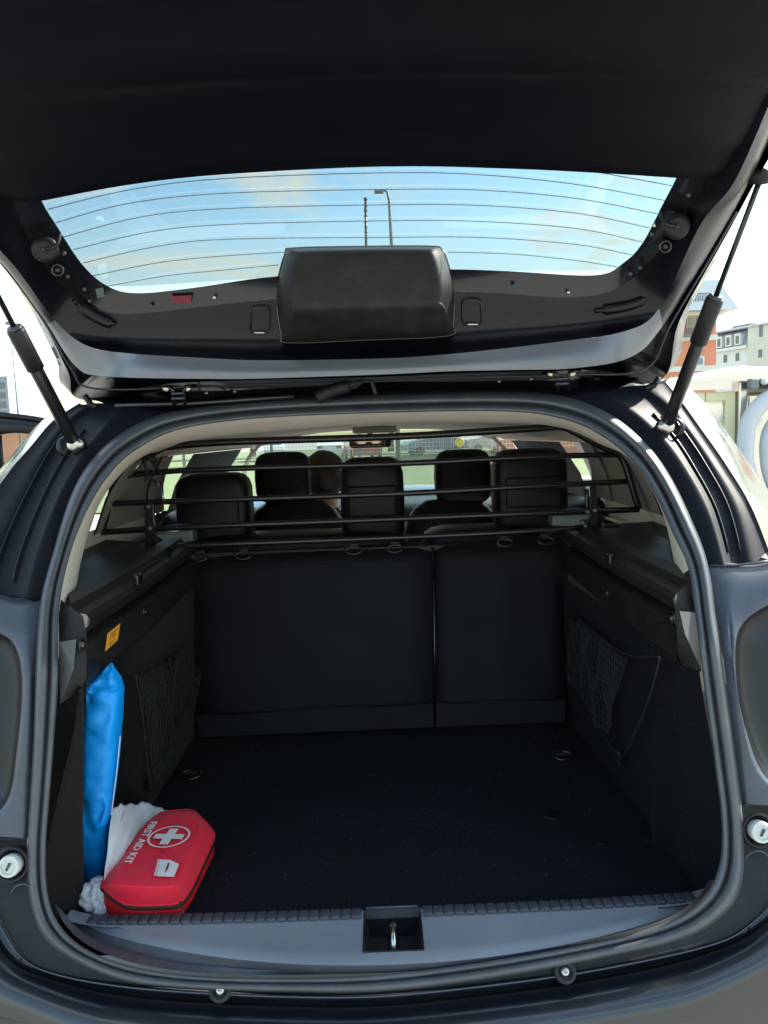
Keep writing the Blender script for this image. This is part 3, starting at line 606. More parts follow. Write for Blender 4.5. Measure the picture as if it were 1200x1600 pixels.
# half-width wx applies to the inner side; the outer skin stands 6-8 cm further out
for sg in (-1, 1):
    patch('side_trim', 1.42, 2.50, 1.5, 2.38, 1.155, 1.240, sg, M['beige'])
    patch('quarter_window', 1.52, 1.90, 1.58, 1.86, 1.235, 1.40, sg, M['dark_glass'], .01)
    patch('quarter_window_frame', 1.90, 1.915, 1.86, 1.88, 1.225, 1.41, sg, M['gloss_black'], -.003)
    patch('pillar_trim', 1.915, 2.50, 1.88, 2.22, 1.225, 1.41, sg, M['greige'])
    patch('pillar_trim', 2.30, 2.50, 2.12, 2.22, 1.23, 1.41, sg, M['greige'], -.012)
    patch('window_rubber', 2.50, 2.54, 2.22, 2.26, 1.17, 1.41, sg, M['gloss_black'], -.005)
    patch('roof_side_trim', 1.55, 3.9, 1.55, 3.8, 1.41, 1.46, sg, M['beige'])
    patch('centre_pillar', 2.68, 3.48, 2.44, 3.32, .8, 1.41, sg, M['plastic'], -.02)
    patch('front_pillar', 4.10, 4.25, 3.55, 3.70, 1.08, 1.43, sg, M['greige'], -.02)
    patch('door_card', 2.0, 2.98, 2.0, 2.98, .7, 1.165, sg, M['plastic'])
    patch('belt_line_trim', 2.42, 3.48, 2.42, 3.48, 1.165, 1.222, sg, M['plastic'], -.004)
    patch('door_card', 2.98, 4.3, 2.98, 4.3, .7, 1.10, sg, M['plastic'])
    if sg > 0: patch('side_window', 2.54, 2.68, 2.26, 2.44, 1.10, 1.41, sg, M['dark_glass'], .02)
    patch('side_window', 3.48, 4.10, 3.32, 3.55, 1.08, 1.41, sg, M['cabin_glass'], .02)
    # outer body side below the belt line
    MB().grid([[(sg * (.90 - .04 * (z < .5)), y, z) for y in np.linspace(1.55, 4.6, 10)] for z in (.3, .5, .8, 1.0)] + [[(sg * .80, y, 1.09) for y in np.linspace(1.6, 4.5, 10)]]).build('body_side', M['paint'], car)
# D pillar inner fill and headliner
rows = []
for y in np.linspace(1.58, 3.78, 9):
    dz = -.012 * (y > 3.6)
    rows.append([(-.56, y, 1.425 + dz), (-.46, y, 1.46 + dz), (-.28, y, 1.482 + dz), (0, y, 1.492 + dz), (.28, y, 1.482 + dz), (.46, y, 1.46 + dz), (.56, y, 1.425 + dz)])
MB().grid(resmooth(rows, 1)).build('headliner', M['beige'], car)
# windscreen, visor band, dashboard, bonnet
rows = [[(lerp(-.55, .55, k / 8), 3.80, 1.475 - .02 * abs(k / 4 - 1) ** 2) for k in range(9)], [(lerp(-.70, .70, k / 8), 4.55, 1.08) for k in range(9)]]
MB().grid(resmooth(rows, 3)).build('windscreen', M['cabin_glass'], car)
MB().box((0, 4.35, .98), (1.40, .55, .20)).build('dashboard', M['plastic'], car, bevel=.05)
rows = []
for y, z in ((4.58, 1.09), (4.8, 1.125), (5.2, 1.115), (5.6, 1.06), (5.75, .95)):
    rows.append([(lerp(-.78, .78, k / 10), y, z - .05 * abs(k / 5 - 1) ** 3) for k in range(11)])
MB().grid(resmooth(rows, 2)).build('bonnet', M['paint'], car)
# mirror
A = atY(545, 679, 3.72); B = atY(612, 700, 3.72); c = (A + B) / 2; w = (B.x - A.x)
mr = MB().box(c, (w, .04, .062)).build('rear_view_mirror', M['plastic'], car, bevel=.018)
MB().box(c + Vector((-.015, -.022, 0)), (w * .84, .004, .045)).build('mirror_glass', M['mirror'], mr, bevel=.0015)
MB().tube([c + Vector((0, .02, .03)), c + Vector((0, .05, .09))], .014, 10).build('mirror_stalk', M['plastic'], mr)
c = atY(585, 668, 3.6); MB().box((c.x, 3.6, 1.475), (.20, .22, .03)).build('roof_console', M['greige'], car, bevel=.01)

# ---- seats
def cushion(name, c, d, m, parent, bev=.03, tilt=0., sub=1, n=5, p=4.0, wr=.0):
    """rounded upholstered block: superellipsoid-like box"""
    V = []; F_ = []; N = 14; K = 10
    rot = Matrix.Rotation(tilt, 3, 'X')
    for i in range(K + 1):
        ph = -math.pi / 2 + math.pi * i / K
        cz = math.copysign(abs(math.sin(ph)) ** (2 / p), math.sin(ph)); cr = abs(math.cos(ph)) ** (2 / p)
        for j in range(N * 2):
            th = math.pi * j / N
            x = math.copysign(abs(math.cos(th)) ** (2 / p), math.cos(th)) * cr; y = math.copysign(abs(math.sin(th)) ** (2 / p), math.sin(th)) * cr
            v = Vector((x * d[0] / 2, y * d[1] / 2, cz * d[2] / 2)); v += Vector((0, 0, 1)) * wr * noise.noise(v * 9)
            V.append(rot @ v + Vector(c))
    b = MB(); b.grid([V[i * N * 2:(i + 1) * N * 2] for i in range(K + 1)], True); return b.build(name, m, parent)
def pxrect(x0, y0, x1, y1, Y):
    A = atY(x0, y0, Y); B = atY(x1, y1, Y); return (A + B) / 2, abs(B.x - A.x), abs(A.z - B.z)
# rear seatback panels (seen from behind)
def seat_panel(name, K, label=None):
    """K: px corners top-left, top-right, bottom-right, bottom-left (bottom = where the flap seam is)"""
    tl, tr, br, bl = K
    rows = []; n = 22; k = 16
    for i in range(n + 1):
        t = i / n; row = []
        for j in range(k + 1):
            s_ = j / k
            x = lerp(lerp(tl[0], tr[0], s_), lerp(bl[0], br[0], s_), t); y = lerp(lerp(tl[1], tr[1], s_), lerp(bl[1], br[1], s_), t)
            Y = lerp(2.02, 1.935, t)
            ed = min(s_, 1 - s_) * k; eds = 0 if ed > 1.2 else (1.2 - ed) / 1.2
            et = max(0, 1 - t * n / 1.6)
            p = atY(x, y, Y + .018 * eds ** 2 + .03 * et ** 2 - .006 * math.sin(math.pi * s_) + .005 * noise.noise(Vector((s_ * 4, t * 4, tl[0] * .01))) + .007 * abs(noise.noise(Vector((s_ * 7 + t * 3, t * 9, tl[0] * .01)))))
            row.append(p)
        rows.append(row)
    # return over the top, forward
    top = rows[0]; rows = [[p + Vector((0, .14, -.01)) for p in top], [p + Vector((0, .02, .006)) for p in top]] + rows
    b = MB(); b.grid(rows); o = b.build(name, M['seat'], car); return o
def seam(pts, par, Yf): MB().tube([atY(x, y, Yf(y)) for x, y in cpx(pts, 5)], .0012, 5).build('seam', M['leather'], par)
sb1 = seat_panel('rear_seat_back', [(288, 870), (674, 852), (676, 1097), (306, 1117)])
sb2 = seat_panel('rear_seat_back', [(679, 852), (888, 840), (884, 1092), (681, 1098)])
for (K, pr) in (([(306, 1116), (676, 1096), (678, 1136), (312, 1152)], sb1), ([(681, 1096), (884, 1090), (882, 1128), (682, 1136)], sb2)):
    b = MB(); rows = []
    for t in (0, .03, .1, .5, 1): 
        rows.append([atY(lerp(lerp(K[0][0], K[1][0], s_), lerp(K[3][0], K[2][0], s_), t), lerp(lerp(K[0][1], K[1][1], s_), lerp(K[3][1], K[2][1], s_), t) + 2.0 * math.sin(s_ * 9) * (1 - t), lerp(1.93, 1.90, t) + (.006 if t == 0 else 0)) for s_ in np.linspace(0, 1, 20)])
    b.grid(rows); b.build('lower_flap', M['seat'], pr)
YS = lambda y: lerp(2.02, 1.935, (y - 856) / 250) - .004
seam([(292, 893), (400, 888), (540, 880), (672, 874)], sb1, YS); seam([(682, 874), (780, 869), (885, 862)], sb2, YS)
seam([(304, 1113), (420, 1107), (560, 1099), (672, 1094)], sb1, YS); seam([(684, 1094), (780, 1091), (880, 1088)], sb2, YS)
MB().tube([atY(677, 856, 2.03), atY(679, 1000, 1.985), atY(680, 1130, 1.94)], .004, 6).build('seat_gap', M['gloss_black'], car)
# unseen black-out plate added behind the seat backs so no light leaks
MB().grid([[(-.60, 2.045, 1.15), (.60, 2.045, 1.15)], [(-.60, 1.99, .66), (.60, 1.99, .66)]]).build('blackout_plate', M['plastic'], car)
# child seat anchor rings
for (x, y) in ((312, 868), (380, 865), (553, 857), (617, 854), (789, 845), (853, 842)):
    c = atY(x, y + 3, 1.995); b = MB(); P = [c + Vector((.020 * math.cos(a), -.004 + .004 * math.sin(a), .009 * math.sin(a))) for a in np.linspace(0, 2 * math.pi, 18)[:-1]]
    b.tube(P, .0028, 7, closed=True); r_ = b.build('anchor_ring', M['steel_black'] if x != 789 else M['steel_black'], car)
    MB().box(c + Vector((0, .006, .012)), (.026, .012, .014)).build('ring_mount', M['plastic'], r_, bevel=.003)
# rear headrests
for (x0, y0, x1, y1, ang) in ((276, 740, 398, 860, 0), (530, 715, 634, 850, 0), (768, 702, 884, 835, 0)):
    c, w, h_ = pxrect(x0, y0, x1, y1, 2.25); o = cushion('rear_headrest', c, (w, .13, h_), M['leather'], car, p=5)
    MB().box(c + Vector((0, -.066, h_ * .02)), (w * .74, .012, h_ * .34)).build('headrest_panel', M['leather'], o, bevel=.02)
    # seat bolster beneath
cushion('rear_seat_cushion', (-.24, 2.22, 1.05), (.66, .18, .26), M['leather'], car, p=6)
cushion('rear_seat_cushion', (.30, 2.22, 1.05), (.36, .18, .26), M['leather'], car, p=6)
for sx in (-1, 1): cushion('side_bolster', (sx * .58, 2.50, 1.04), (.24, .50, .40), M['leather'], car, p=4)
# front seats
for (hx0, hy0, hx1, hy1, sx0, sx1, sy) in ((397, 707, 488, 784, 372, 546, 786), (677, 703, 768, 786, 622, 790, 784)):
    c, w, h_ = pxrect(hx0, hy0, hx1, hy1, 3.25); hr = cushion('front_headrest', c, (w, .12, h_), M['leather'], car, p=4.2)
    MB().add([c + Vector((w * .46, -.03, -h_ * .38)), c + Vector((w * .49, -.03, -h_ * .38)), c + Vector((w * .49, -.03, h_ * .2)), c + Vector((w * .46, -.03, h_ * .2))], [(0, 1, 2, 3)]).build('headrest_side', M['greige'], hr)
    for s_ in (-1, 1):
        MB().tube([c + Vector((s_ * w * .32, 0, -h_ * .45)), c + Vector((s_ * w * .32, 0, -h_ * .75))], .006, 8).build('headrest_post', M['metal'], hr)
    A = atY(sx0, sy, 3.2); B = atY(sx1, sy, 3.2)
    cushion('front_seat_back', ((A.x + B.x) / 2, 3.24, A.z - .36), (B.x - A.x, .16, .74), M['leather'], car, p=3.2)
# small pale grey-green panels either side of the rear seat
b = MB(); K = [(240, 834), (300, 828), (303, 846), (262, 851)]; P = [atY(x, y, 2.12) for x, y in K]; b.add(P + [p + Vector((0, .05, .0)) for p in P], [(0, 1, 2, 3), (0, 4, 5, 1), (1, 5, 6, 2), (2, 6, 7, 3), (3, 7, 4, 0)]); b.build('grey_green_panel', M['grey_green'], car, bevel=.004)
K = [(864, 806), (925, 803), (908, 823), (862, 822)]; P = [atY(x, y, 2.12) for x, y in K]; b = MB(); b.add(P + [p + Vector((0, .05, 0)) for p in P], [(0, 1, 2, 3), (0, 4, 5, 1), (1, 5, 6, 2), (2, 6, 7, 3), (3, 7, 4, 0)]); b.build('grey_green_panel', M['grey_green'], car, bevel=.004)
# seat belts hanging at the centre pillars
for K in ([(834, 812), (851, 812), (852, 840), (838, 840)],): MB().add([atY(x, y, 2.4) for x, y in K], [(0, 1, 2, 3)]).build('belt_cover', M['greige'], car)
c = atY(579, 835, 2.5); MB().box(c, (.022, .03, .07)).build('belt_buckle', M['beige'], car, bevel=.006)

# ---- open rear passenger door on the left
dA = atY(-14, 645, 2.35); dr = MB()
def dpt(px, py): 
    # door plane: hinged at (-.80, 3.05), swings out to the left
    hx, hy = -.84, 3.06; ang = R(148); nx, ny = -math.sin(ang), math.cos(ang)   # plane normal
    d = Vector((math.cos(ang) * -1, -abs(math.sin(ang)), 0)); nrm = Vector((-d.y, d.x, 0))
    r_ = ray(px, py); t_ = (Vector((hx, hy, 0)) - Vector((EYE.x, EYE.y, 0))).dot(nrm) / (r_.x * nrm.x + r_.y * nrm.y); return EYE + r_ * t_
def doorY(px, py): return atY(px, py, 2.55)
outer = [(-220, 655), (-120, 646), (-30, 643), (30, 647), (80, 655), (140, 668)]; inner = [(-200, 690), (-110, 684), (-10, 680), (15, 677), (45, 678), (120, 690)]
door = loft('rear_side_door', [(outer, lambda x, y: atY(x, y, 2.60)), (outer, doorY), ([(x, y + 8) for x, y in outer], doorY), ([(x, y + 11) for x, y in outer], lambda x, y: atY(x, y, 2.57)), ([(x, y + 15) for x, y in outer], lambda x, y: atY(x, y, 2.53)), ([(lerp(a[0], b_[0], .8), lerp(a[1], b_[1], .8)) for a, b_ in zip(outer, inner)], lambda x, y: atY(x, y, 2.55)), (inner, lambda x, y: atY(x, y, 2.545)), (inner, lambda x, y: atY(x, y, 2.60))], M['inner_paint'], sub=0)
loft('door_window', [([(-210, 680), (-100, 676), (0, 674), (60, 676), (130, 686)], lambda x, y: atY(x, y, 2.58)), ([(-230, 860), (-110, 860), (-20, 860), (60, 860), (130, 860)], lambda x, y: atY(x, y, 2.58))], M['cabin_glass'], sub=0, parent=door)
b = MB(); b.tube([atY(-6, 680, 2.55), atY(-3, 720, 2.55), atY(16, 790, 2.55)], .018, 8); b.build('door_frame_post', M['plastic'], door)
b = MB(); V = [atY(x, y, Y_) for Y_ in (2.5, 2.62) for x, y in ((-230, 860), (150, 830), (150, 1300), (-230, 1300))]; b.add(V, [(0, 1, 2, 3), (7, 6, 5, 4), (0, 4, 5, 1), (1, 5, 6, 2), (3, 2, 6, 7), (0, 3, 7, 4)]); b.build('door_panel', M['plastic'], door, bevel=.02)

# ---- load floor, side linings
def floor_z(x, y): return .685 + .0015 * noise.noise(Vector((x * 6, y * 6, 0)))
nx_, ny_ = 50, 40; rows = []
for j in range(ny_ + 1):
    y = lerp(1.13, 2.0, j / ny_); rows.append([(lerp(-.62, .60, i / nx_), y, floor_z(lerp(-.62, .6, i / nx_), y) - (.03 if y < 1.15 else 0)) for i in range(nx_ + 1)])
lf = MB().grid(rows).build('load_floor', M['carpet'], car)
for (x, y) in ((297, 1212), (880, 1182)):
    c = atZ(x, y, .692); P = [c + Vector((.022 * math.cos(a), .015 * math.sin(a), .002 + .004 * math.sin(a))) for a in np.linspace(0, 2 * math.pi, 20)[:-1]]
    o = MB().tube(P, .003, 7, closed=True).build('lashing_ring', M['steel_black'], lf); MB().box(c + Vector((0, .015, 0)), (.05, .012, .008)).build('ring_bracket', M['plastic'], o, bevel=.002)
c = atZ(862, 1273, .6875); MB().lathe(c, (0, 0, 1), [(0, -.0005), (.011, -.0005), (.016, .0008), (.018, -.001)], 16).build('floor_slot', M['gloss_black'], lf)

def wallL(y, z):
    x = interp(y, [(1.10, -.53), (1.15, -.515), (1.185, -.496), (1.215, -.490), (1.222, -.50), (1.24, -.60), (1.46, -.60), (1.50, -.515), (1.56, -.502), (2.1, -.498)])
    if y < 1.225: x -= .024 * min(1, max(0, (1.05 - z) / .35))
    x += .004 * noise.noise(Vector((y * 7, z * 7, 3)))
    x -= .03 * max(0, (z - .9) / .25) * (1 if y > 1.5 else 0) * 0
    return x
def wallR(y, z):
    x = interp(y, [(1.08, .53), (1.15, .520), (1.2, .508), (1.26, .504), (2.1, .478)]); x += .005 * noise.noise(Vector((y * 6, z * 6, 9)))
    x += -.02 * math.exp(-((y - 1.33) / .03) ** 2) * (z < 1.02)
    return x
for nm, fn in (('l', wallL), ('r', wallR)):
    ys = sorted(set(list(np.linspace(1.07, 2.06, 66)) + [1.215, 1.222, 1.232, 1.24]))
    rows = []
    for z in np.linspace(.675, 1.06, 26):
        yf = Ffr(z) + .014; row = []
        # leading edge tucks under the seal
        i_ = 9
        for y in [yf] + ys[0:]:
            yy = max(y, yf + .004) if y != yf else yf
            row.append((fn(yy, z) + 0, yy, z))
        rows.append(row)
    lin = MB().grid(rows).build('side_lining', M['carpet_brown'] if nm == 'l' else M['carpet'], car)
    if nm == 'l': linL = lin
    else: linR = lin

# ledge mouldings above the linings
def ledge(sg, near):
    X = .5 if sg > 0 else .5
    prof = [(.035, 1.050), (-.004, 1.052), (-.012, 1.062), (-.014, 1.118), (-.006, 1.124), (.012, 1.128), (.012, 1.136), (-.006, 1.140), (-.012, 1.146), (-.012, 1.160), (-.004, 1.168), (.018, 1.171), (.025, 1.184), (.058, 1.188), (.066, 1.175), (.10, 1.174), (.24, 1.189)]
    rows = []
    for y in (near, near + .02, 1.4, 1.6, 1.8, 1.94, 2.02):
        sh = interp(y, [(1.2, .0), (2.0, -.008)]) * sg * -1
        rise = interp(y, [(1.6, 0), (2.02, .012)])
        rows.append([(sg * (X + dx), max(y, Ffr(z) + (.02 if dx < .05 else .09) + (y - near) * .05), z + (rise if z > 1.1 else rise * 1.5)) for dx, z in prof])
    o = MB().grid(rows).build('side_ledge', M['plastic'], car, auto=35); return o
lgL = ledge(-1, 1.235); lgR = ledge(1, 1.245)
# near ends of the ledges (pale chamfer facing the opening)
b = MB(); K = [(93, 1003), (118, 1000), (116, 1045), (94, 1095)]; V = [onF(92, 1003, .001), atY(119, 999, 1.19), atY(115, 1045, 1.19), atY(95, 1097, 1.19)]; b.add(V, [(0, 1, 2, 3)]); b.build('ledge_end', M['endmat'], lgL, smooth=False)
b = MB(); V = [onF(1088, 957, .001), atY(1062, 955, 1.19), atY(1070, 990, 1.19), atY(1094, 1042, 1.19)]; b.add(V, [(0, 1, 2, 3)]); b.build('ledge_end', M['endmat'], lgR, smooth=False)
def quad_fill(nm, keys, m, par, **kw): return MB().add(keys, [tuple(range(len(keys)))]).build(nm, m, par, smooth=False, **kw)
for sg, par, near, px_k in ((-1, lgL, 1.235, [(94, 1100), (93, 1060), (92, 1010), (92, 960), (93, 935)]), (1, lgR, 1.245, [(1096, 1050), (1093, 1020), (1090, 985), (1084, 940), (1079, 900)])):
    A_ = [onF(x, y, .012) for x, y in px_k]; B_ = []
    for p, (dx, z) in zip(A_, [(-.004, 1.052), (-.013, 1.075), (-.0135, 1.11), (-.0135, 1.145), (-.010, 1.172)]): B_.append(Vector((sg * (.5 + dx), near + .004, z)))
    MB().grid([A_, [lerp(a, b_, .5) + Vector((0, -.004, 0)) for a, b_ in zip(A_, B_)], B_]).build('ledge_front', M['plastic'], par)
# screw holes, clips
for (x, y, par, X) in ((127, 1007, lgL, -.4855), (226, 955, lgL, -.4855), (1051, 966, lgR, .4855), (948, 927, lgR, .4855)):
    c = atX(x, y, X); s_ = 1 if X < 0 else -1
    o = MB().lathe(c, (s_, 0, 0), [(.011, 0), (.011, .002), (.008, .001), (.007, -.004), (0, -.004)], 16).build('screw_hole', M['gloss_black'], par)
    MB().lathe(c + Vector((-s_ * .003, 0, 0)), (s_, 0, 0), [(.0045, 0), (.004, .002), (0, .0025)], 10).build('screw', M['metal'], o)
for (x, y, par, X) in ((215, 905, lgL, -.49), (953, 873, lgR, .49)):
    c = atX(x, y, X); MB().box(c, (.012, .028, .022)).build('shelf_clip', M['gloss_black'], par, bevel=.003)
# pedestal panels: dark slanted pads on the ledges
for (K, par) in (([(121, 940), (124, 878), (178, 851), (222, 848), (270, 856), (268, 866)], lgL), ([(1054, 902), (1044, 845), (1004, 816), (958, 818), (920, 826), (915, 838)], lgR)):
    V = [atZ(x, y, 1.178 + .014 * (i in (1, 2, 3, 4))) for i, (x, y) in enumerate(K)]
    V[0] = V[0] + Vector((0, 0, 0)); MB().add(V, [tuple(range(6))]).build('shelf_support', M['lamp_shell'] if False else M['greyplastic'], par, smooth=False)
# inside filler behind ledges up to side trim
# sticker
K = [atX(x, y, -.4845) for x, y in ((164, 1018), (168, 990), (188, 974), (184, 1000))]
st = MB().add(K, [(0, 1, 2, 3)]).build('warning_sticker', M['orange'], lgL, smooth=False); st['label'] = 'orange warning sticker'
u = (K[2] - K[1]); v = (K[0] - K[1])
def on_st(a, b_): return K[1] + u * a + v * b_ + Vector((.0006, 0, 0))
b = MB()
for (a0_, a1_, b0_, b1_) in ((.2, .8, .16, .22), (.22, .3, .3, .5), (.4, .7, .34, .38), (.4, .75, .46, .5), (.2, .7, .70, .74), (.2, .6, .82, .86)): b.add([on_st(a0_, b0_), on_st(a1_, b0_), on_st(a1_, b1_), on_st(a0_, b1_)], [(0, 1, 2, 3)])
b.build('print', M['darkprint'], st, smooth=False)

# nets
def net(par, Xp, poly, cords, tie):
    """poly: pixels on the wall plane X = Xp; diamond net clipped to it"""
    P = [atX(x, y, Xp) for x, y in poly]; P2 = [(p.y, p.z) for p in P]
    def inside(a, b_):
        c_ = False; j = len(P2) - 1
        for i in range(len(P2)):
            if ((P2[i][1] > b_) != (P2[j][1] > b_)) and a < (P2[j][0] - P2[i][0]) * (b_ - P2[i][1]) / (P2[j][1] - P2[i][1]) + P2[i][0]: c_ = not c_
            j = i
        return c_
    y0, y1 = min(p[0] for p in P2), max(p[0] for p in P2); z0, z1 = min(p[1] for p in P2), max(p[1] for p in P2)
    b = MB(); sgn = 1 if Xp < 0 else -1
    def W(y, z): 
        wv = .016 * noise.noise(Vector((y * 14, z * 14, 1))); wz = .018 * noise.noise(Vector((y * 11, z * 11, 7)))
        return Vector((Xp + sgn * (.003 + .022 * abs(noise.noise(Vector((y * 13, z * 9, 5))))), y + wv, z + wz))
    for d in (-1, 1):
        k = -60
        while k < 90:
            off = y0 + k * .0125; run = []
            for i in range(140):
                z = lerp(z0, z1, i / 139); y = off + d * (z - z0) * .42
                if inside(y, z): run.append(W(y, z))
                else:
                    if len(run) > 2: b.tube(run, .0011, 4, caps=False)
                    run = []
            if len(run) > 2: b.tube(run, .0011, 4, caps=False)
            k += 1
    o = b.build('luggage_net', M['net'], par)
    for c in cords: MB().tube(crom([atX(x, y, Xp + sgn * .005) for x, y in c], 6), .0024, 6).build('net_cord', M['net'], o)
    for (x, y) in tie: MB().box(atX(x, y, Xp + sgn * .003), (.008, .02, .03)).build('net_hook', M['greyplastic'], o, bevel=.003)
net(linL, -.492, [(212, 1056), (245, 1040), (268, 1035), (286, 1010), (303, 1040), (309, 1085), (285, 1118), (262, 1175), (236, 1226), (224, 1140)], [[(212, 1056), (245, 1046), (264, 1034), (290, 1004)], [(212, 1056), (224, 1130), (233, 1222)], [(236, 1226), (262, 1175), (286, 1115), (312, 1082)]], [(236, 1222), (266, 1036)])
net(linR, .478, [(896, 965), (925, 985), (960, 1012), (985, 1030), (975, 1060), (962, 1110), (955, 1150), (930, 1120), (905, 1080), (890, 1050)], [[(898, 962), (950, 1005), (984, 1024), (1032, 1026)], [(1032, 1026), (1014, 1092), (982, 1168), (966, 1184)], [(890, 1052), (925, 1110), (945, 1150), (966, 1184)]], [(888, 1058), (966, 1182)])

# ---- sill plate
inL, inR = (112, 1430), (1108, 1386)
xs_ = sorted(set(list(np.linspace(-.515, .505, 60)) + [-.046, .045]))
def sill_row(y, z, s_=1.): 
    return [(x * (1 if abs(x) < .1 else s_), y + .012 * min(1, abs(x) / .5) ** 3 + (.0 if s_ == 1 else (.42 if s_ < .9985 else .38) * x * x), z + .010 * max(0, (abs(x) - .44) / .07) ** 2) for x in xs_]
srows = [(1.163, .668), (1.158, .695), (1.153, .699), (1.135, .6985), (1.1305, .696), (1.062, .6935), (1.048, .690), (1.043, .6855)]
swid = [1, 1, 1, 1, 1, .999, .998, .998]
R_ = [sill_row(y, z, s_) for (y, z), s_ in zip(srows, swid)]; b = MB(); nX = len(xs_)
for r_ in R_: b.V += [Vector(p) for p in r_]
for i in range(len(R_) - 1):
    for j in range(nX - 1):
        xm = (xs_[j] + xs_[j + 1]) / 2
        if -.046 < xm < .045 and i < 5: continue
        b.F.append((i * nX + j, i * nX + j + 1, (i + 1) * nX + j + 1, (i + 1) * nX + j))
sill = b.build('sill_plate', M['sill'], car, auto=30)
bs = sorted([p for p, q in zip(si3, si) if q[1] > 1375], key=lambda p: p.x); bxx = [p.x for p in bs]
last = [Vector(p) for p in R_[-1]]; seal_in = [Vector((x_, np.interp(x_, bxx, [p.y for p in bs]), np.interp(x_, bxx, [p.z for p in bs]))) for x_ in [p.x for p in last]]
seal_in = [q + Vector((0, .012, -.004)) for q in seal_in]
sr = [last, [lerp(a, c_, .18) + Vector((0, 0, -.009)) for a, c_ in zip(last, seal_in)], [lerp(a, c_, .40) + Vector((0, 0, -.008)) for a, c_ in zip(last, seal_in)], [lerp(a, c_, .5) + Vector((0, 0, -.002)) for a, c_ in zip(last, seal_in)], [lerp(a, c_, .75) + Vector((0, 0, -.001)) for a, c_ in zip(last, seal_in)], seal_in]
MB().grid(resmooth(sr, 1)).build('sill_step', M['ribmat'], sill)
me_r = None
for side in (-1, 1):
    for k in range(27):
        x = side * (.0565 + k * .0168) + (0 if side < 0 else -.001)
        if abs(x) > .50: continue
        yy = 1.1435 + .012 * min(1, abs(x) / .5) ** 3
        if me_r is None:
            o = MB().box((x, yy, .6998), (.0146, .0215, .006)).build('rib', M['ribmat'], sill, bevel=.0012); me_r = o
        else:
            o = bpy.data.objects.new('rib', me_r.data); COL.objects.link(o); o.location = Vector((x, yy, .6968)); o.parent = sill; o.matrix_parent_inverse = WM[sill.name].inverted()
            m_ = o.modifiers.new('bevel', 'BEVEL'); m_.width = .0012; m_.segments = 2
# latch recess
x0, x1, y0, y1, zt_, zb_ = -.046, .045, 1.060, 1.158, .6955, .660
b = MB(); V = [(x0, y0, zt_), (x1, y0, zt_), (x1, y1, zt_ + .001), (x0, y1, zt_ + .001), (x0 + .010, y0 + .004, zb_), (x1 - .010, y0 + .004, zb_), (x1 - .010, y1 - .018, zb_ + .003), (x0 + .010, y1 - .018, zb_ + .003)]
b.add(V, [(4, 5, 6, 7), (0, 4, 7, 3), (1, 2, 6, 5), (2, 3, 7, 6), (0, 1, 5, 4)]); rc = b.build('latch_recess', M['greyplastic'], sill, smooth=False)
MB().tube([(x0 + .004, y1 + .001, .6985), (x1 - .004, y1 + .001, .6985)], .0022, 8).build('recess_rim', M['lamp_shell'], rc)
c = Vector((0, 1.105, .660)); P = crom([c + Vector((0, -.022, .0)), c + Vector((0, -.020, .022)), c + Vector((0, -.008, .034)), c + Vector((0, .010, .034)), c + Vector((0, .022, .022)), c + Vector((0, .024, 0))], 5)
lt = MB().tube(P, .0042, 10).build('latch_striker', M['metal'], sill)
MB().box(c + Vector((0, .002, .001)), (.02, .06, .004)).build('striker_plate', M['steel_black'], lt, bevel=.001)
MB().tube([c + Vector((0, .008, .037)), c + Vector((0, .020, .031))], .0055, 10).build('striker_sleeve', M['steel_black'], lt)

# ---- bumper stops and fasteners
for (x, y, r_) in ((20, 1350, .0172), (1184, 1297, .0172)):
    c = onF(x, y, -.004); ax = (EYE - c); ax.z = 0; ax = (Vector((0, -1, .25))).normalized()
    cup = MB().lathe(c, ax, [(.0265, .002), (.0255, .006), (.0225, .006), (.021, -.004), (0, -.006)], 28).build('stop_cup', M['greyplastic'], car)
    bo = MB(); bo.lathe(c, ax, [(.0155, -.004), (.0165, .010), (.0155, .015), (.0115, .0165), (.0105, .0135), (.004, .0145), (0, .0145)], 8 if False else 24); bo.build('gate_stop', M['bolt_white'], cup, auto=50)
    MB().box(c + ax * .0155, (.0035, .003, .012), Matrix.Rotation(.5, 3, 'Y')).build('stop_slot', M['lamp_shell'], cup)
for (x, y) in ((45, 1400), (1175, 1348)):
    c = onF(x + (-8 if x < 100 else 8), y, -.002); MB().tube([c + Vector((.019 * math.cos(a), 0, .019 * math.sin(a))) for a in np.linspace(.3, 2.9, 14)], .0013, 6).build('moulded_ring', M['lamp_shell'], car)
for (x, y) in ((883, 1518), (344, 1547)):
    c = onF(x, y, -.004); o = MB().lathe(c, (0, -.7, .7), [(.016, -.004), (.016, .001), (.011, .001), (.010, -.001), (0, -.001)], 20).build('push_fastener', M['greyplastic'], car)
    MB().lathe(c, (0, -.7, .7), [(.006, -.002), (.006, .002), (.003, .003), (0, .002)], 12).build('fastener_head', M['metal'], o)

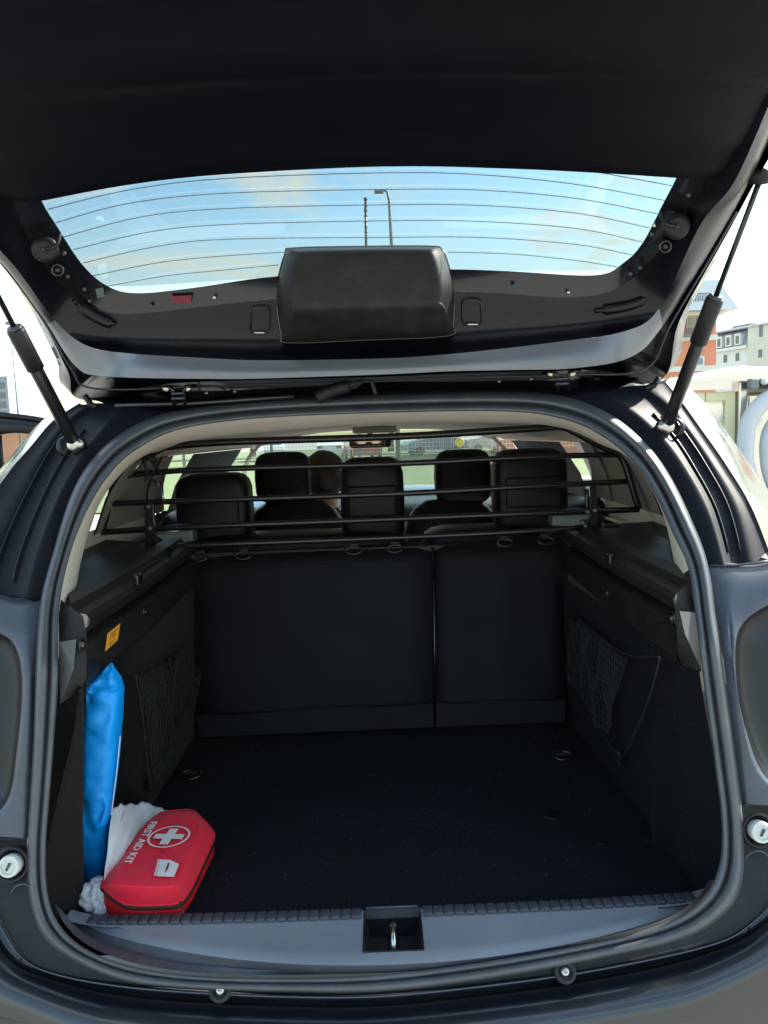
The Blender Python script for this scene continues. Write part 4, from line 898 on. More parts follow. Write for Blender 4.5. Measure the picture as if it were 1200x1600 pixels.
# ---- bumper
B0 = F1b
bk = [onF(*p, .0) for p in cpx(B0, NS)]
n_b = len(bk); rowsB = []
def bx_(p, k): return p.x
def bofs(dy, amt):
    out = []
    for p in bk:
        u = max(0, min(1, (abs(p.x) - .40) / .14)); u = u * u * (3 - 2 * u); sg = 1 if p.x > 0 else -1
        d = lerp(Vector((0, 0, -1)), Vector((sg * .95, 0, -.3)), u); out.append(p + Vector((0, dy * (1 - .4 * u), 0)) + d * amt)
    return out
MB().grid([[p + Vector((0, -.004, .004)) for p in bk], bofs(.03, .006), bofs(.024, .024), bofs(.012, .0275)]).build('bumper_gap', M['gloss_black'], car)
MB().grid(resmooth([bofs(.03, .05), bofs(.018, .0255), bofs(-.004, .0235), bofs(-.022, .029), bofs(-.036, .045), bofs(-.043, .07), bofs(-.045, .12), bofs(-.04, .22), bofs(-.02, .34)], 2)).build('rear_bumper', M['paint'], car)

# ---- tailgate
GK = {
 'C0': [(10,180),(60,303),(90,355),(130,415),(170,448),(215,458),(300,450),(430,432),(600,425),(705,421),(800,424),(930,430),(975,410),(1005,378),(1035,320),(1063,265),(1120,140)],
 'C1': [(-40,180),(15,310),(60,400),(105,455),(160,485),(215,490),(350,475),(430,467),(600,460),(705,455),(800,459),(880,465),(955,455),(1010,415),(1060,350),(1108,272),(1165,130)],
 'C2': [(-110,190),(-30,350),(30,425),(85,500),(135,540),(200,552),(330,560),(420,563),(600,560),(705,553),(800,543),(880,533),(975,518),(1030,482),(1095,350),(1150,280),(1215,130)],
 'C3': [(-140,200),(-60,345),(10,420),(72,505),(118,572),(165,588),(330,592),(420,591),(600,585),(705,580),(800,578),(900,575),(985,558),(1035,510),(1120,375),(1175,275),(1240,130)],
 'E':  [(-170,200),(-80,330),(-8,398),(60,490),(106,580),(130,625),(300,614),(420,609),(600,604),(705,600),(800,597),(900,594),(1032,594),(1062,500),(1142,355),(1200,250),(1285,120)]}
NG = 6
g0 = [onG(*p, -.012) for p in cpx(GK['C0'], NG)]; g1 = [onG(*p) for p in cpx(GK['C1'], NG)]
def gmid(a, b_, t, off): return [onG(lerp(p[0], q[0], t), lerp(p[1], q[1], t), off) for p, q in zip(cpx(GK[a], NG), cpx(GK[b_], NG))]
g12 = gmid('C1', 'C2', .35, .012); g125 = gmid('C1', 'C2', .8, .028); g2 = [onG(*p, .034) for p in cpx(GK['C2'], NG)]
g25 = gmid('C2', 'C3', .5, .026); g3 = [onG(*p, .004) for p in cpx(GK['C3'], NG)]
g3b = [v + Vector((0, .05, .012)) for v in g3]; g35 = gmid('C3', 'E', .55, -.02); ge = [onG(*p, .0) for p in cpx(GK['E'], NG)]
def forY(G3, key, Yt):
    out = []
    for (x, y), v in zip(cpx(GK[key], NG), G3):
        w_ = max(0, min(1, (x - 70) / 130)) * max(0, min(1, (1075 - x) / 130)); w_ = w_ * w_ * (3 - 2 * w_); out.append(atY(x, y, lerp(v.y, Yt, w_)))
    return out
g2 = forY(g2, 'C2', 1.412); g3 = forY(g3, 'C3', 1.405)
g25 = [lerp(a, b_, .5) + Vector((0, -.004, -.004)) for a, b_ in zip(g2, g3)]
g3b = [v + Vector((0, .05, .012)) for v in g3]
gate = MB().grid([g1, g12, g125, g2]).build('tailgate', M['inner_paint'], car)
mod = gate.modifiers.new('sub', 'SUBSURF'); mod.levels = 1; mod.render_levels = 1
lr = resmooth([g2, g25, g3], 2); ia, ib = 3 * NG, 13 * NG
lip = MB().grid([r_[ia:ib + 1] for r_ in lr]).build('gate_lip', M['lip_highlight'], gate)  # only this middle stretch carries the painted highlight; the ends stay dark
MB().grid([r_[:ia + 1] for r_ in lr]).build('gate_side_rail', M['inner_paint'], gate); MB().grid([r_[ib:] for r_ in lr]).build('gate_side_rail', M['inner_paint'], gate)
brd = MB().grid([g0, [lerp(a, b_, .5) + Vector((0, 0, .004)) for a, b_ in zip(g0, g1)], g1]).build('glass_border', M['gloss_black'], gate)
MB().grid([g3, g3b, g35, ge]).build('gate_flange', M['inner_paint'], gate)
outv = [v + Vector((v.x * .03, .0, .05)) for v in ge]; out2 = [v + Vector((-v.x * .02, .0, .085)) for v in g35]
MB().grid([ge, [lerp(a, b_, .5) + Vector((a.x * .02, -.0, 0)) for a, b_ in zip(ge, outv)], outv, out2]).build('gate_outer_edge', M['paint'], gate)
MB().tube([v + Vector((0, 0, -.001)) for v in gmid('C3', 'E', .5, .0)][12:-10], .0022, 6).build('flange_bead', M['lamp_shell'], gate)
# outer skin of the gate above the trim (seen from a step aside)
rows = [[(lerp(-.60, .60, k / 12), y, Gtg(y) + .075 + .02 * math.cos((k / 6 - 1) * 1.5)) for k in range(13)] for y in (.22, .4, .6, .8, 1.0, 1.10)]
MB().grid(rows).build('gate_outer_skin', M['paint'], gate)
# glass: grid between top arc and lower edge
top = cpx([(10,180),(60,303),(200,275),(350,258),(600,246),(800,250),(950,258),(1063,265),(1120,140)], 6)[6:-6]
gt = cpx([(52,306),(200,277),(350,260),(600,248),(800,252),(950,260),(1070,267)], 8); gb = cpx([(120,430),(215,468),(350,458),(600,440),(800,436),(930,440),(1012,400)], 8)
rows = []
for t in np.linspace(-.10, 1.05, 10): rows.append([onG(lerp(a[0], b_[0], t), lerp(a[1], b_[1], t), -.016) for a, b_ in zip(gt, gb)])
# extend sideways under the border
glass = MB().grid([[r_[0] + Vector((-.05, 0, 0))] + r_ + [r_[-1] + Vector((.05, 0, 0))] for r_ in rows]).build('tailgate_glass', M['rear_glass'], gate)
heat = [((365,260),(560,246),(750,247),(900,264),(1050,290)), ((75,327),(200,297),(350,279),(600,270),(750,273),(900,288),(1038,313)), ((87,348),(200,318),(350,302),(600,296),(750,297),(900,310),(1027,334)), ((100,370),(220,339),(350,326),(600,320),(750,321),(900,333),(1015,356)),
        ((115,390),(230,363),(350,351),(600,345),(750,346),(900,357),(1003,378)), ((130,411),(240,386),(350,374),(600,371),(750,371),(900,382),(991,399)), ((145,431),(250,410),(350,400),(445,394)), ((168,447),(260,431),(350,422),(435,414)), ((700,394),(800,397),(900,407),(970,418)), ((55,303),(150,284),(250,270),(365,260))]
for k in heat: MB().tube([onG(*p, -.012) for p in cpx(k, 6)], .00075, 5).build('defroster_line', M['heater'], glass)
# inner trim panel near the camera
tp = cpx([(-160,345),(-60,326),(0,313),(55,304),(200,276),(350,259),(600,246.5),(800,250.5),(950,258.5),(1063,266),(1100,269),(1128,273)], 5)
r0 = [onG(*p, -.004) for p in tp]; rows = [[v + Vector((0, .0, .03)) for v in r0], r0]; nr = 44
for i in range(1, nr + 1):
    t = i / nr; row = []
    for v in r0:
        y = lerp(v.y, .16, t ** 1.1); xn = v.x / .55
        yc = .905 + .05 * xn * xn       # crease
        s_ = 1 / (1 + math.exp((y - yc) / .012)); s2 = 1 / (1 + math.exp((y - (yc - .065)) / .02))
        z = Gtg(y) - .018 - .030 * s_ + .030 * s2 - .01 * min(1, t * 8)
        edge = max(0, (abs(xn) - .85) / .15); z += .015 * edge ** 2
        # grab recess
        rx, ry = (v.x + .29) / .10, (y - .735) / .045
        z += .03 * max(0, 1 - (rx ** 4 + ry ** 4)) ** .5 if (rx ** 4 + ry ** 4) < 1 else 0
        row.append(Vector((v.x * (1 - .02 * t), y, z)))
    rows.append(row)
trm = MB().grid(rows).build('gate_trim_panel', M['trim'], gate)
# side gap fill between trim and frame (dark) on both sides
# rubber stops, screws
for (x, y, r_) in ((70, 389, .021), (1057, 353, .021)):
    c = onG(x, y, .02); ax = (EYE - c).normalized(); o = MB().lathe(c, ax, [(r_, -.012), (r_, .0), (r_ * .92, .004), (r_ * .3, .005), (0, .003)], 24).build('rubber_stop', M['gloss_recess'], gate)
    MB().lathe(c, ax, [(r_ * .22, .004), (r_ * .22, .008), (0, .009)], 10).build('stop_pin', M['lamp_shell'], o)
    sgn = 1 if x < 500 else -1; MB().tube(crom([c + ax * .008, c + Vector((sgn * .018, 0, .004)) + ax * .012, c + Vector((sgn * .026, 0, .022)) + ax * .004], 5), .0032, 8).build('stop_loop', M['greyplastic'], o)
for (x, y) in ((90, 422), (1040, 385)):
    c = onG(x, y, .012); ax = (EYE - c).normalized(); o = MB().lathe(c, ax, [(.011, -.006), (.011, .002), (.008, .003), (.007, 0), (0, 0)], 16).build('plug', M['gloss_black'], gate); MB().lathe(c, ax, [(.004, 0), (.004, .004), (0, .005)], 8).build('plug_pin', M['lamp_shell'], o)
for (x, y) in ((100, 396), (106, 432), (132, 452), (1022, 352), (1018, 366), (1000, 418), (985, 428), (236, 478), (335, 465), (803, 446), (888, 457), (140, 470), (1076, 305), (1110, 290)):
    c = onG(x, y, .006); MB().lathe(c, (EYE - c).normalized(), [(.0035, -.004), (.0035, .001), (.002, .002), (0, .002)], 10).build('gate_screw', M['metal'] if x in (335, 888, 1022) else M['lamp_shell'], gate)
c = onG(156, 457, .004); c2 = onG(162, 464, .004); MB().add([onG(149, 452, .012), onG(161, 449, .012), onG(164, 464, .012), onG(152, 466, .012)], [(0, 1, 2, 3)]).build('clear_tab', M['grey_green'], gate, smooth=False)
K = [onG(266, 463, .001), onG(300, 461, .001), onG(298, 474, .001), onG(270, 473, .001)]
MB().add(K, [(0, 1, 2, 3)]).build('red_label', M['darkprint'], gate, smooth=False)
# pressed rounded rectangles
for (x0, x1, y0, y1) in ((391, 420, 482, 521), (723, 752, 470, 508)):
    P = [(x0 + 6, y0), (x1 - 6, y0), (x1, y0 + 6), (x1, y1 - 6), (x1 - 6, y1), (x0 + 6, y1), (x0, y1 - 6), (x0, y0 + 6)]
    o = MB().tube([onG(*p, lerp(.013, .03, (p[1] - 465) / 75) + .001) for p in cpx(P, 3, True)], .0016, 6, closed=True).build('pressed_outline', M['gloss_black'], gate)
    MB().tube([onG(x, y1 - 1, .034) for x in np.linspace(x0 + 6, x1 - 5, 6)], .0024, 6).build('pressed_lip', M['metal'], o)
# long recess on the gate frame (left lower)
MB().tube([onG(*p, .018) for p in cpx([(115, 470), (140, 490), (165, 503), (180, 506)], 5)], [.004] * 3 + [.010] * 10 + [.004] * 3, 10).build('pressed_bead', M['inner_paint'], gate)
MB().tube([onG(*p, .018) for p in cpx([(1018, 462), (990, 475), (960, 482), (930, 486)], 5)], [.004] * 3 + [.010] * 10 + [.004] * 3, 10).build('pressed_bead', M['inner_paint'], gate)

# wiper motor cover
def cover():
    fo = [(446,396),(458,388),(560,385.5),(672,385),(690,390),(699,410),(709,450),(708,505),(700,524),(580,530),(452,535),(440,524),(433,480),(433,445)]
    rows = []
    A = [atY(x, y, 1.44) for x, y in fo]; B = [atY(lerp(x, 572, .012), lerp(y, 455, .012), 1.40 if y > 500 else 1.36) for x, y in fo]
    f1 = [(464,397),(474,392),(565,389.5),(665,389),(676,393),(684,415),(690,450),(691,472),(684,479),(575,482),(468,486),(458,480),(455,450),(458,420)]
    f2 = [(lerp(x, 572, .035), lerp(y, 436, .05)) for x, y in f1]
    f2_ = [(470,403),(480,398),(565,396),(658,395),(668,399),(674,418),(678,450),(679,462),(672,468),(575,471),(480,474),(470,469),(467,448),(466,424)]
    Cc = [atY(x, y, 1.332) for x, y in f1]; D = [atY(x, y, 1.327) for x, y in f2]
    cen = [atY(lerp(x, 572, .5), lerp(y, 436, .5), 1.3265) for x, y in f2]
    def cl(P): return crom(P, 4, True)
    rows = [cl([p + Vector((0, .02, 0)) for p in A]), cl(A), cl(B), cl(Cc), cl(D), cl(cen)]
    b = MB(); b.grid(rows, True); k = len(b.V); b.V.append(atY(572, 436, 1.3265)); n = len(rows[0])
    for j in range(n): b.F.append((k - n + j, k - n + (j + 1) % n, k))
    o = b.build('wiper_motor_cover', M['plastic'], gate, sub=1)
    MB().tube([p + Vector((0, .004, .0)) for p in crom(A, 4, True)], .0028, 6, closed=True).build('cover_edge', M['gloss_black'], o)
cover()

# hinges, cable duct, washer tube
for (xa, ya) in ((248, 606), (848, 583)):
    hg = MB().tube([atY(xa, ya, 1.47), atY(xa + 18, ya - 1, 1.45), atY(xa + 22, ya + 4, 1.45), atY(xa + 24, ya + 28, 1.49)], .0035, 8).build('hinge', M['steel_black'], car)
    MB().tube([atY(xa + 58, ya - 3, 1.47), atY(xa + 42, ya - 2, 1.45), atY(xa + 40, ya + 4, 1.45), atY(xa + 41, ya + 26, 1.49)], .0035, 8).build('hinge_rod', M['steel_black'], hg)
    P = [(xa + 20, ya + 9), (xa + 40, ya + 8), (xa + 40, ya + 16), (xa + 20, ya + 17)]
    MB().tube([atY(*p, 1.452) for p in P], .0028, 6, closed=True).build('hinge_link', M['lamp_shell'], hg)
    for q in (12, 45): MB().lathe(atY(xa + q, ya + 1, 1.455), (0, -1, .2), [(.007, 0), (.007, .004), (0, .005)], 6).build('hinge_nut', M['metal'], hg)
for x, y in ((323, 614), (367, 612), (780, 596), (830, 592)): MB().lathe(atY(x, y, 1.50), (0, -1, 0), [(.003, 0), (.003, .002), (0, .003)], 8).build('flange_screw', M['metal'], car)
pts = crom([atY(x, y, 1.475) for x, y in ((495, 622), (510, 614), (530, 607), (545, 603))], 6)
hb_ = MB().tube(pts, [.011 + .003 * (i % 2) for i in range(len(pts))], 12).build('cable_duct', M['plastic'], car)
MB().add([atY(x, y, 1.47) for x, y in ((528, 598), (570, 592), (568, 598), (556, 607), (535, 610))] , [(0, 1, 2, 3, 4)]).build('duct_boot', M['plastic'], hb_, solid=.01)
MB().tube(crom([atY(x, y, 1.475) for x, y in ((580, 595), (583, 603), (587, 616))], 4), .004, 8).build('washer_tube', M['greyplastic'], car)
MB().tube([atY(x, y, 1.49) for x, y in ((180, 634), (300, 630), (460, 619))], .0045, 8).build('roof_channel_rod', M['steel_black'], car)
for P in ([(132, 618), (142, 632), (150, 636)], [(1030, 590), (1022, 602), (1008, 607)]): MB().tube([atY(x, y, 1.46) for x, y in P], .006, 8).build('gate_corner_bead', M['inner_paint'], gate)

# ---- gas struts
def strut(lo, mid, hi, Yl, Yh, sg):
    A = atY(*lo, Yl); T = atY(*hi, Yh)
    # point on the line nearest the ray through mid
    best = min(np.linspace(0, 1, 300), key=lambda t: (lambda p: (EYE + ray(*mid) * ((p - EYE).dot(ray(*mid)) / ray(*mid).length_squared) - p).length)(lerp(A, T, t)))
    Mm = lerp(A, T, best); d = (T - A).normalized()
    o = MB().tube([A, lerp(A, Mm, .02), lerp(A, Mm, .68), lerp(A, Mm, .685)], [.009, .0118, .0118, .0118], 16).build('gas_strut', M['steel_black'], car)
    MB().tube([lerp(A, Mm, .66), lerp(A, Mm, .67), lerp(A, Mm, .98), Mm], [.0120, .0150, .0150, .0125], 16).build('strut_sleeve', M['greyplastic'], o)
    MB().tube([Mm, T], .0046, 10).build('strut_rod', M['steel_black'], o)
    MB().lathe(Mm - d * .001, d, [(.0125, 0), (.012, .003), (.007, .005), (.005, .005)], 14).build('strut_collar', M['lamp_shell'], o)
    MB().lathe(T, (sg, 0, 0), [(.0, -.02), (.011, -.018), (.013, 0), (.011, .014), (0, .016)], 12).build('upper_socket', M['plastic'], o)
    c = A - d * .006
    MB().lathe(c + Vector((-sg * .010, -.004, 0)), (-sg * .8, -.6, .1), [(.016, -.016), (.016, -.006), (.012, -.004), (.010, .008), (.006, .012), (0, .013)], 18).build('ball_joint', M['metal'], o)
    MB().lathe(c + Vector((sg * .016, .012, -.004)), (-sg * .5, -.8, .1), [(.022, -.006), (.020, .002), (.015, .004)], 18).build('joint_plate', M['inner_paint'], o)
strut((115, 690), (22, 512), (-72, 330), 1.45, 1.20, -1)
strut((1043, 662), (1116, 464), (1190, 275), 1.45, 1.20, 1)

# carpet pile and lint (loose fibres nobody could count)
def pile(name, n, sampler, nrm, m, parent, ln=(.002, .0045), wd=.0005, seed=1):
    rs = np.random.RandomState(seed); V = np.empty((n * 3, 3)); P = sampler(rs, n); N_ = np.array(nrm, float)
    d = rs.normal(0, .75, (n, 3)) + N_; d /= np.linalg.norm(d, axis=1)[:, None]; L_ = rs.uniform(ln[0], ln[1], n)[:, None]
    s_ = np.cross(d, rs.normal(0, 1, (n, 3))); s_ /= np.linalg.norm(s_, axis=1)[:, None]
    V[0::3] = P - s_ * wd; V[1::3] = P + s_ * wd; V[2::3] = P + d * L_
    me = bpy.data.meshes.new(name); me.from_pydata(V.tolist(), [], np.arange(n * 3).reshape(-1, 3).tolist()); o = link(name, me, m, parent, False); recentre(o); o['kind'] = 'stuff'; return o
pile('carpet_pile', 90000, lambda rs, n: np.stack([rs.uniform(-.52, .50, n), rs.uniform(1.15, 1.95, n), np.full(n, .6845)], 1), (0, 0, 1), M['pilem'], lf)
def sampL(rs, n):
    y = rs.uniform(1.19, 1.98, n); z = rs.uniform(.69, 1.05, n); return np.array([[wallL(a, b_) - .0005, a, b_] for a, b_ in zip(y, z)])
def sampR(rs, n):
    y = rs.uniform(1.21, 1.98, n); z = rs.uniform(.69, 1.05, n); return np.array([[wallR(a, b_) + .0005, a, b_] for a, b_ in zip(y, z)])
pile('lining_pile', 36000, sampL, (1, -.3, 0), M['pileb'], linL, seed=2)
pile('lining_pile', 36000, sampR, (-1, -.3, 0), M['pilem'], linR, seed=3)
pile('lint', 170, lambda rs, n: np.stack([rs.uniform(-.5, .48, n), rs.uniform(1.16, 1.9, n), np.full(n, .688)], 1), (0, 0, .4), M['lint'], lf, ln=(.0015, .007), wd=.0006, seed=4)

# ================================================================== DOG GUARD
guard = empty('cargo_guard', (0, 1.98, 1.16), 'black tubular cargo guard of horizontal bars behind the rear headrests', 'cargo guard')
YG = 1.97
def gb_(keys, r_=.0074, n=4, name='bar'): return MB().tube(crom([atY(x, y, YG) for x, y in keys], n), r_, 12).build(name, M['steel_black'], guard)
gb_([(160, 831), (163, 815), (171, 784), (180, 752), (191, 737), (215, 722), (250, 702), (272, 697), (368, 690), (620, 682), (840, 669), (880, 668), (898, 675), (940, 697), (966, 710), (976, 724), (985, 752), (998, 794)], .0092, 5, 'outer_frame')
gb_([(182, 746), (284, 735), (620, 724.5), (810, 715), (968, 710)], .0074, 3); gb_([(170, 787), (284, 783), (620, 771.5), (810, 761), (986, 752)], .0074, 3)
gb_([(158, 832), (284, 824), (620, 811), (810, 803), (998, 796)], .0078, 3); gb_([(240, 855), (284, 853), (620, 840), (810, 831), (918, 823)], .0072, 3)
gb_([(240, 786), (239, 805), (242, 820), (250, 826)], .0045, 4, 'brace'); gb_([(917, 764), (917, 800)], .0055, 3, 'brace')
for (K, bolts) in (([(226, 787), (237, 787), (238, 815), (246, 850), (244, 862), (228, 860)], ((232, 792), (234, 826), (248, 851))), ([(923, 760), (931, 760), (934, 800), (934, 824), (912, 826), (924, 806)], ((918, 800), (930, 798), (914, 822)))):
    V = [atY(x, y, YG - .012) for x, y in K]; n = len(V); b = MB(); b.add(V + [v + Vector((0, .006, 0)) for v in V], [tuple(range(n)), tuple(reversed(range(n, 2 * n)))] + [(i, (i + 1) % n + 0, (i + 1) % n + n, i + n) for i in range(n)]); o = b.build('mounting_bracket', M['steel_black'], guard, smooth=False, bevel=.001)
    for (x, y) in bolts: MB().lathe(atY(x, y, YG - .013), (0, -1, 0), [(.007, 0), (.007, .004), (.003, .005), (.003, .009), (0, .009)], 6).build('bracket_bolt', M['metal'], o)
MB().tube(crom([atY(x, y, YG - .02) for x, y in ((906, 816), (912, 812), (916, 818), (924, 820), (918, 824), (910, 822))], 5), .002, 6).build('wing_clip', M['steel_black'], guard)
cc = MB().box(atY(954, 821, 1.93), (.045, .012, .012)).build('buckle_clip', M['steel_black'], guard, bevel=.003)
# vertical supports under bars (headrest clamps)
# hanging cord with hooks
cord = empty('elastic_cord', tuple(atY(235, 712, 1.94)), 'dark looped elastic cord with two metal hooks hanging on the guard', 'cord')
MB().tube(crom([atY(x, y, 1.935) for x, y in ((232, 715), (244, 728), (255, 745), (252, 754), (243, 754), (237, 745), (241, 732), (238, 722), (230, 712), (226, 722), (230, 740), (228, 752))], 6), .0030, 8).build('loop', M['greyplastic'], cord)
MB().tube([atY(x, y, 1.935) for x, y in ((222, 712), (236, 714), (242, 722))], .009, 8).build('knot', M['net'], cord)
for P in ([(221, 719), (204, 745)], [(250, 762), (258, 788)]): MB().tube([atY(x, y, 1.93) for x, y in P], [.0028, .0036], 8).build('metal_hook', M['metal'], cord)
MB().tube([atY(244, 748, 1.93), atY(250, 764, 1.93)], .0065, 10).build('swivel', M['lamp_shell'], cord)

# ================================================================== PERSON in the driver seat
def person():
    c, w, h_ = pxrect(484, 708, 530, 785, 3.42)
    hc = c + Vector((0, 0, .0)); hr = .082
    root = empty('person', (hc.x, 3.42, .55), 'person with dark hair sitting in the driver seat facing ahead', 'person')
    J = [(0, 0, -.62), (0, .01, -.42), (0, .0, -.24), (0, .0, -.15), (0, .01, -.08), (0, .0, .0), (0, .0, .045),
         (-.17, 0, -.25), (-.24, .06, -.46), (-.20, .30, -.42), (-.16, .38, -.38), (.17, 0, -.25), (.24, .06, -.46), (.20, .30, -.42), (.16, .38, -.38),
         (-.10, .02, -.68), (-.11, .42, -.66), (.10, .02, -.68), (.11, .42, -.66)]
    E_ = [(0, 1), (1, 2), (2, 3), (3, 4), (4, 5), (5, 6), (2, 7), (7, 8), (8, 9), (9, 10), (2, 11), (11, 12), (12, 13), (13, 14), (0, 15), (15, 16), (0, 17), (17, 18)]
    rad = [.13, .13, .12, .05, .06, .083, .07, .065, .045, .033, .03, .065, .045, .033, .03, .085, .06, .085, .06]
    me = bpy.data.meshes.new('body'); me.from_pydata([tuple(Vector(j) + hc) for j in J], E_, []); o = bpy.data.objects.new('body', me); COL.objects.link(o)
    sk = o.modifiers.new('skin', 'SKIN'); me.skin_vertices[0].data[0].use_root = True
    for i, r_ in enumerate(rad): me.skin_vertices[0].data[i].radius = (r_, r_)
    ss = o.modifiers.new('sub', 'SUBSURF'); ss.levels = 2; ss.render_levels = 2
    dg = bpy.context.evaluated_depsgraph_get(); m2 = bpy.data.meshes.new_from_object(o.evaluated_get(dg)); bpy.data.objects.remove(o)
    m2.name = 'body'; m2.materials.clear(); m2.materials.append(M['shirt']); m2.materials.append(M['skin'])
    for p in m2.polygons:
        zz = p.center.z - hc.z; p.material_index = 1 if zz > -.14 else 0; p.use_smooth = True
    o = bpy.data.objects.new('body', m2); COL.objects.link(o); o.parent = root; o.matrix_parent_inverse = WM[root.name].inverted(); WM[o.name] = Matrix.Identity(4)
    # hair cap
    b = MB(); rows = []
    for i in range(13):
        ph = math.pi * i / 12 * .80; row = []
        for j in range(28):
            th = 2 * math.pi * j / 28; cut = .35 * max(0, math.sin(th))
            a = min(ph, math.pi * .80 - cut * 2.2 if math.sin(th) > 0 else 9)
            rr_ = .098 * (1 + .04 * noise.noise(Vector((math.cos(th) * 3, math.sin(th) * 3, ph * 3))))
            row.append(hc + Vector((rr_ * math.sin(a) * math.cos(th), -.006 + rr_ * 1.05 * math.sin(a) * math.sin(th), .015 + rr_ * 1.1 * math.cos(a))))
        rows.append(row)
    b.grid(rows, True); b.build('hair', M['hair'], root)
    for sx in (-1, 1): MB().lathe(hc + Vector((sx * .088, .012, -.01)), (sx, -.3, 0), [(.001, .006), (.012, .008), (.017, .002), (.012, -.01)], 12).build('ear', M['skin'], root)
    MB().lathe(hc + Vector((0, .085, -.02)), (0, 1, -.2), [(.016, 0), (.010, .012), (0, .018)], 10).build('nose', M['skin'], root)
    for sx in (-1, 1): MB().lathe(hc + Vector((sx * .03, .075, .01)), (0, 1, 0), [(.010, 0), (.008, .005), (0, .007)], 10).build('eye', M['bolt_white'], root)
    MB().box(hc + Vector((0, .080, -.05)), (.04, .006, .008)).build('mouth', M['darkprint'], root, bevel=.003)
person()

# ================================================================== LOOSE THINGS IN THE BOOT
# red first aid kit
def kit():
    zt = .757
    kt = empty('first_aid_kit', tuple(atZ(245, 1360, .687)), 'red first aid kit bag with white cross lying in the near left corner', 'first aid kit')
    # outlines, pixel keys on three heights, clockwise from the far left top corner
    top = [(258, 1274), (278, 1269), (300, 1272), (313, 1290), (303, 1318), (290, 1350), (280, 1374), (276, 1384), (240, 1386), (200, 1384), (172, 1381), (178, 1366), (205, 1335), (232, 1300)]
    edge = [(250, 1271), (276, 1267), (303, 1268), (334, 1302), (326, 1328), (312, 1358), (298, 1388), (280, 1410), (240, 1414), (195, 1412), (160, 1384), (172, 1361), (200, 1328), (226, 1292)]
    zz_e = [.745, .742, .738, .722, .718, .716, .714, .713, .714, .716, .735, .742, .745, .747]
    Tp = [atZ(x, y, zt) for x, y in top]; Ed = [atZ(x, y, z) for (x, y), z in zip(edge, zz_e)]
    def cl(P):
        a = crom(P, 5, True); n = len(P); l = [lerp(P[i], P[(i + 1) % n], k / 5) for i in range(n) for k in range(5)]
        return [lerp(q, r_, .4) for q, r_ in zip(a, l)]
    T_, E2 = cl(Tp), cl(Ed)
    cen = sum(T_, Vector()) / len(T_)
    Bt = [Vector((cen.x + (v.x - cen.x) * .985, cen.y + (v.y - cen.y) * .985, .689)) for v in E2]
    Z2 = [Vector((v.x, v.y, v.z - .009)) for v in E2]
    rows = [[lerp(cen, v, s_) + Vector((0, 0, .0035 * noise.noise(v * 25 + Vector((s_ * 3, 0, 0))) + .002 * abs(noise.noise(v * 60 + Vector((0, s_ * 5, 0)))))) for v in T_] for s_ in (.02, .25, .5, .75, .92)] + [[lerp(cen, v, .985) for v in T_], T_, [lerp(a, b_, .08) for a, b_ in zip(T_, E2)]] + [[lerp(a, b_, .5) + Vector((0, 0, .001 + .006 * noise.noise(a * 38))) for a, b_ in zip(T_, E2)], E2]
    b = MB(); b.grid(rows, True)
    lid = b.build('lid', M['red'], kt, sub=1)
    b = MB(); b.grid([Z2, [lerp(a, c_, .5) + (a - cen).normalized() * .004 * 0 for a, c_ in zip(Z2, Bt)], Bt], True); b.build('base', M['redpipe'], kt, sub=1)
    MB().tube([lerp(a, b_, .5) + (a - cen).normalized() * -.001 for a, b_ in zip(E2, Z2)], .0052, 8, closed=True).build('zip', M['zip'], kt)
    for off in (.0, ):
        MB().tube([v + Vector((0, 0, .0005)) + (v - cen).normalized() * .001 for v in E2], .0018, 6, closed=True).build('piping', M['red'], kt)
    def on_top(x, y): return atZ(x, y, zt + .0045)
    # circle and cross, in the plane of the lid
    C0 = on_top(264, 1307); rx = (on_top(294, 1308) - on_top(234, 1306)).length / 2; ry = (on_top(264, 1323.5) - on_top(264, 1290.5)).length / 2
    rc_ = (rx + ry) / 2
    def ell(a, s_): return C0 + Vector((math.cos(a) * rc_ * s_, math.sin(a) * rc_ * s_, 0))
    b = MB(); N = 48; b.grid([[ell(2 * math.pi * j / N, s_) for j in range(N)] for s_ in (1.0, .905)], True); b.build('print_ring', M['print'], kt, smooth=False)
    ax = (on_top(205, 1345) - on_top(258, 1276)); ax.z = 0; ax.normalize(); ay = Vector((-ax.y, ax.x, 0))
    if ay.x < 0: ay = -ay
    def cr(a, b_): return C0 + (ax * a + ay * b_) * rc_ * .72 + Vector((0, 0, .0003))
    w = .30; K = [(-1, -w), (-w, -w), (-w, -1), (w, -1), (w, -w), (1, -w), (1, w), (w, w), (w, 1), (-w, 1), (-w, w), (-1, w)]
    MB().add([cr(*k) for k in K], [tuple(range(12))]).build('print_cross', M['print'], kt, smooth=False)
    def lettering(txt, origin, size, direction, name, m=M['print'], z=0., squeeze=1.):
        cu = bpy.data.curves.new(name, 'FONT'); cu.body = txt; cu.size = size; cu.offset = size * .03; o = bpy.data.objects.new('tmp', cu); COL.objects.link(o)
        dg = bpy.context.evaluated_depsgraph_get(); dg.update(); me = bpy.data.meshes.new_from_object(o.evaluated_get(dg)); bpy.data.objects.remove(o)
        dx = direction.normalized(); dy = Vector((-dx.y, dx.x, 0))
        for v in me.vertices: v.co = origin + dx * v.co.x * squeeze + dy * v.co.y + Vector((0, 0, z))
        me.materials.clear(); q = link(name, me, m, kt, False); return q
    st_ = on_top(236, 1284); en = on_top(193, 1350); d = (en - st_)
    q = lettering('FIRST AID KIT', st_, .0175, d, 'lettering', z=.0006)
    xs = [v.co for v in q.data.vertices]; L0 = max((v - st_).dot(d.normalized()) for v in xs)
    sc_ = d.length / L0
    for v in q.data.vertices:
        r_ = v.co - st_; a = r_.dot(d.normalized()); v.co = v.co + d.normalized() * (a * (sc_ - 1))
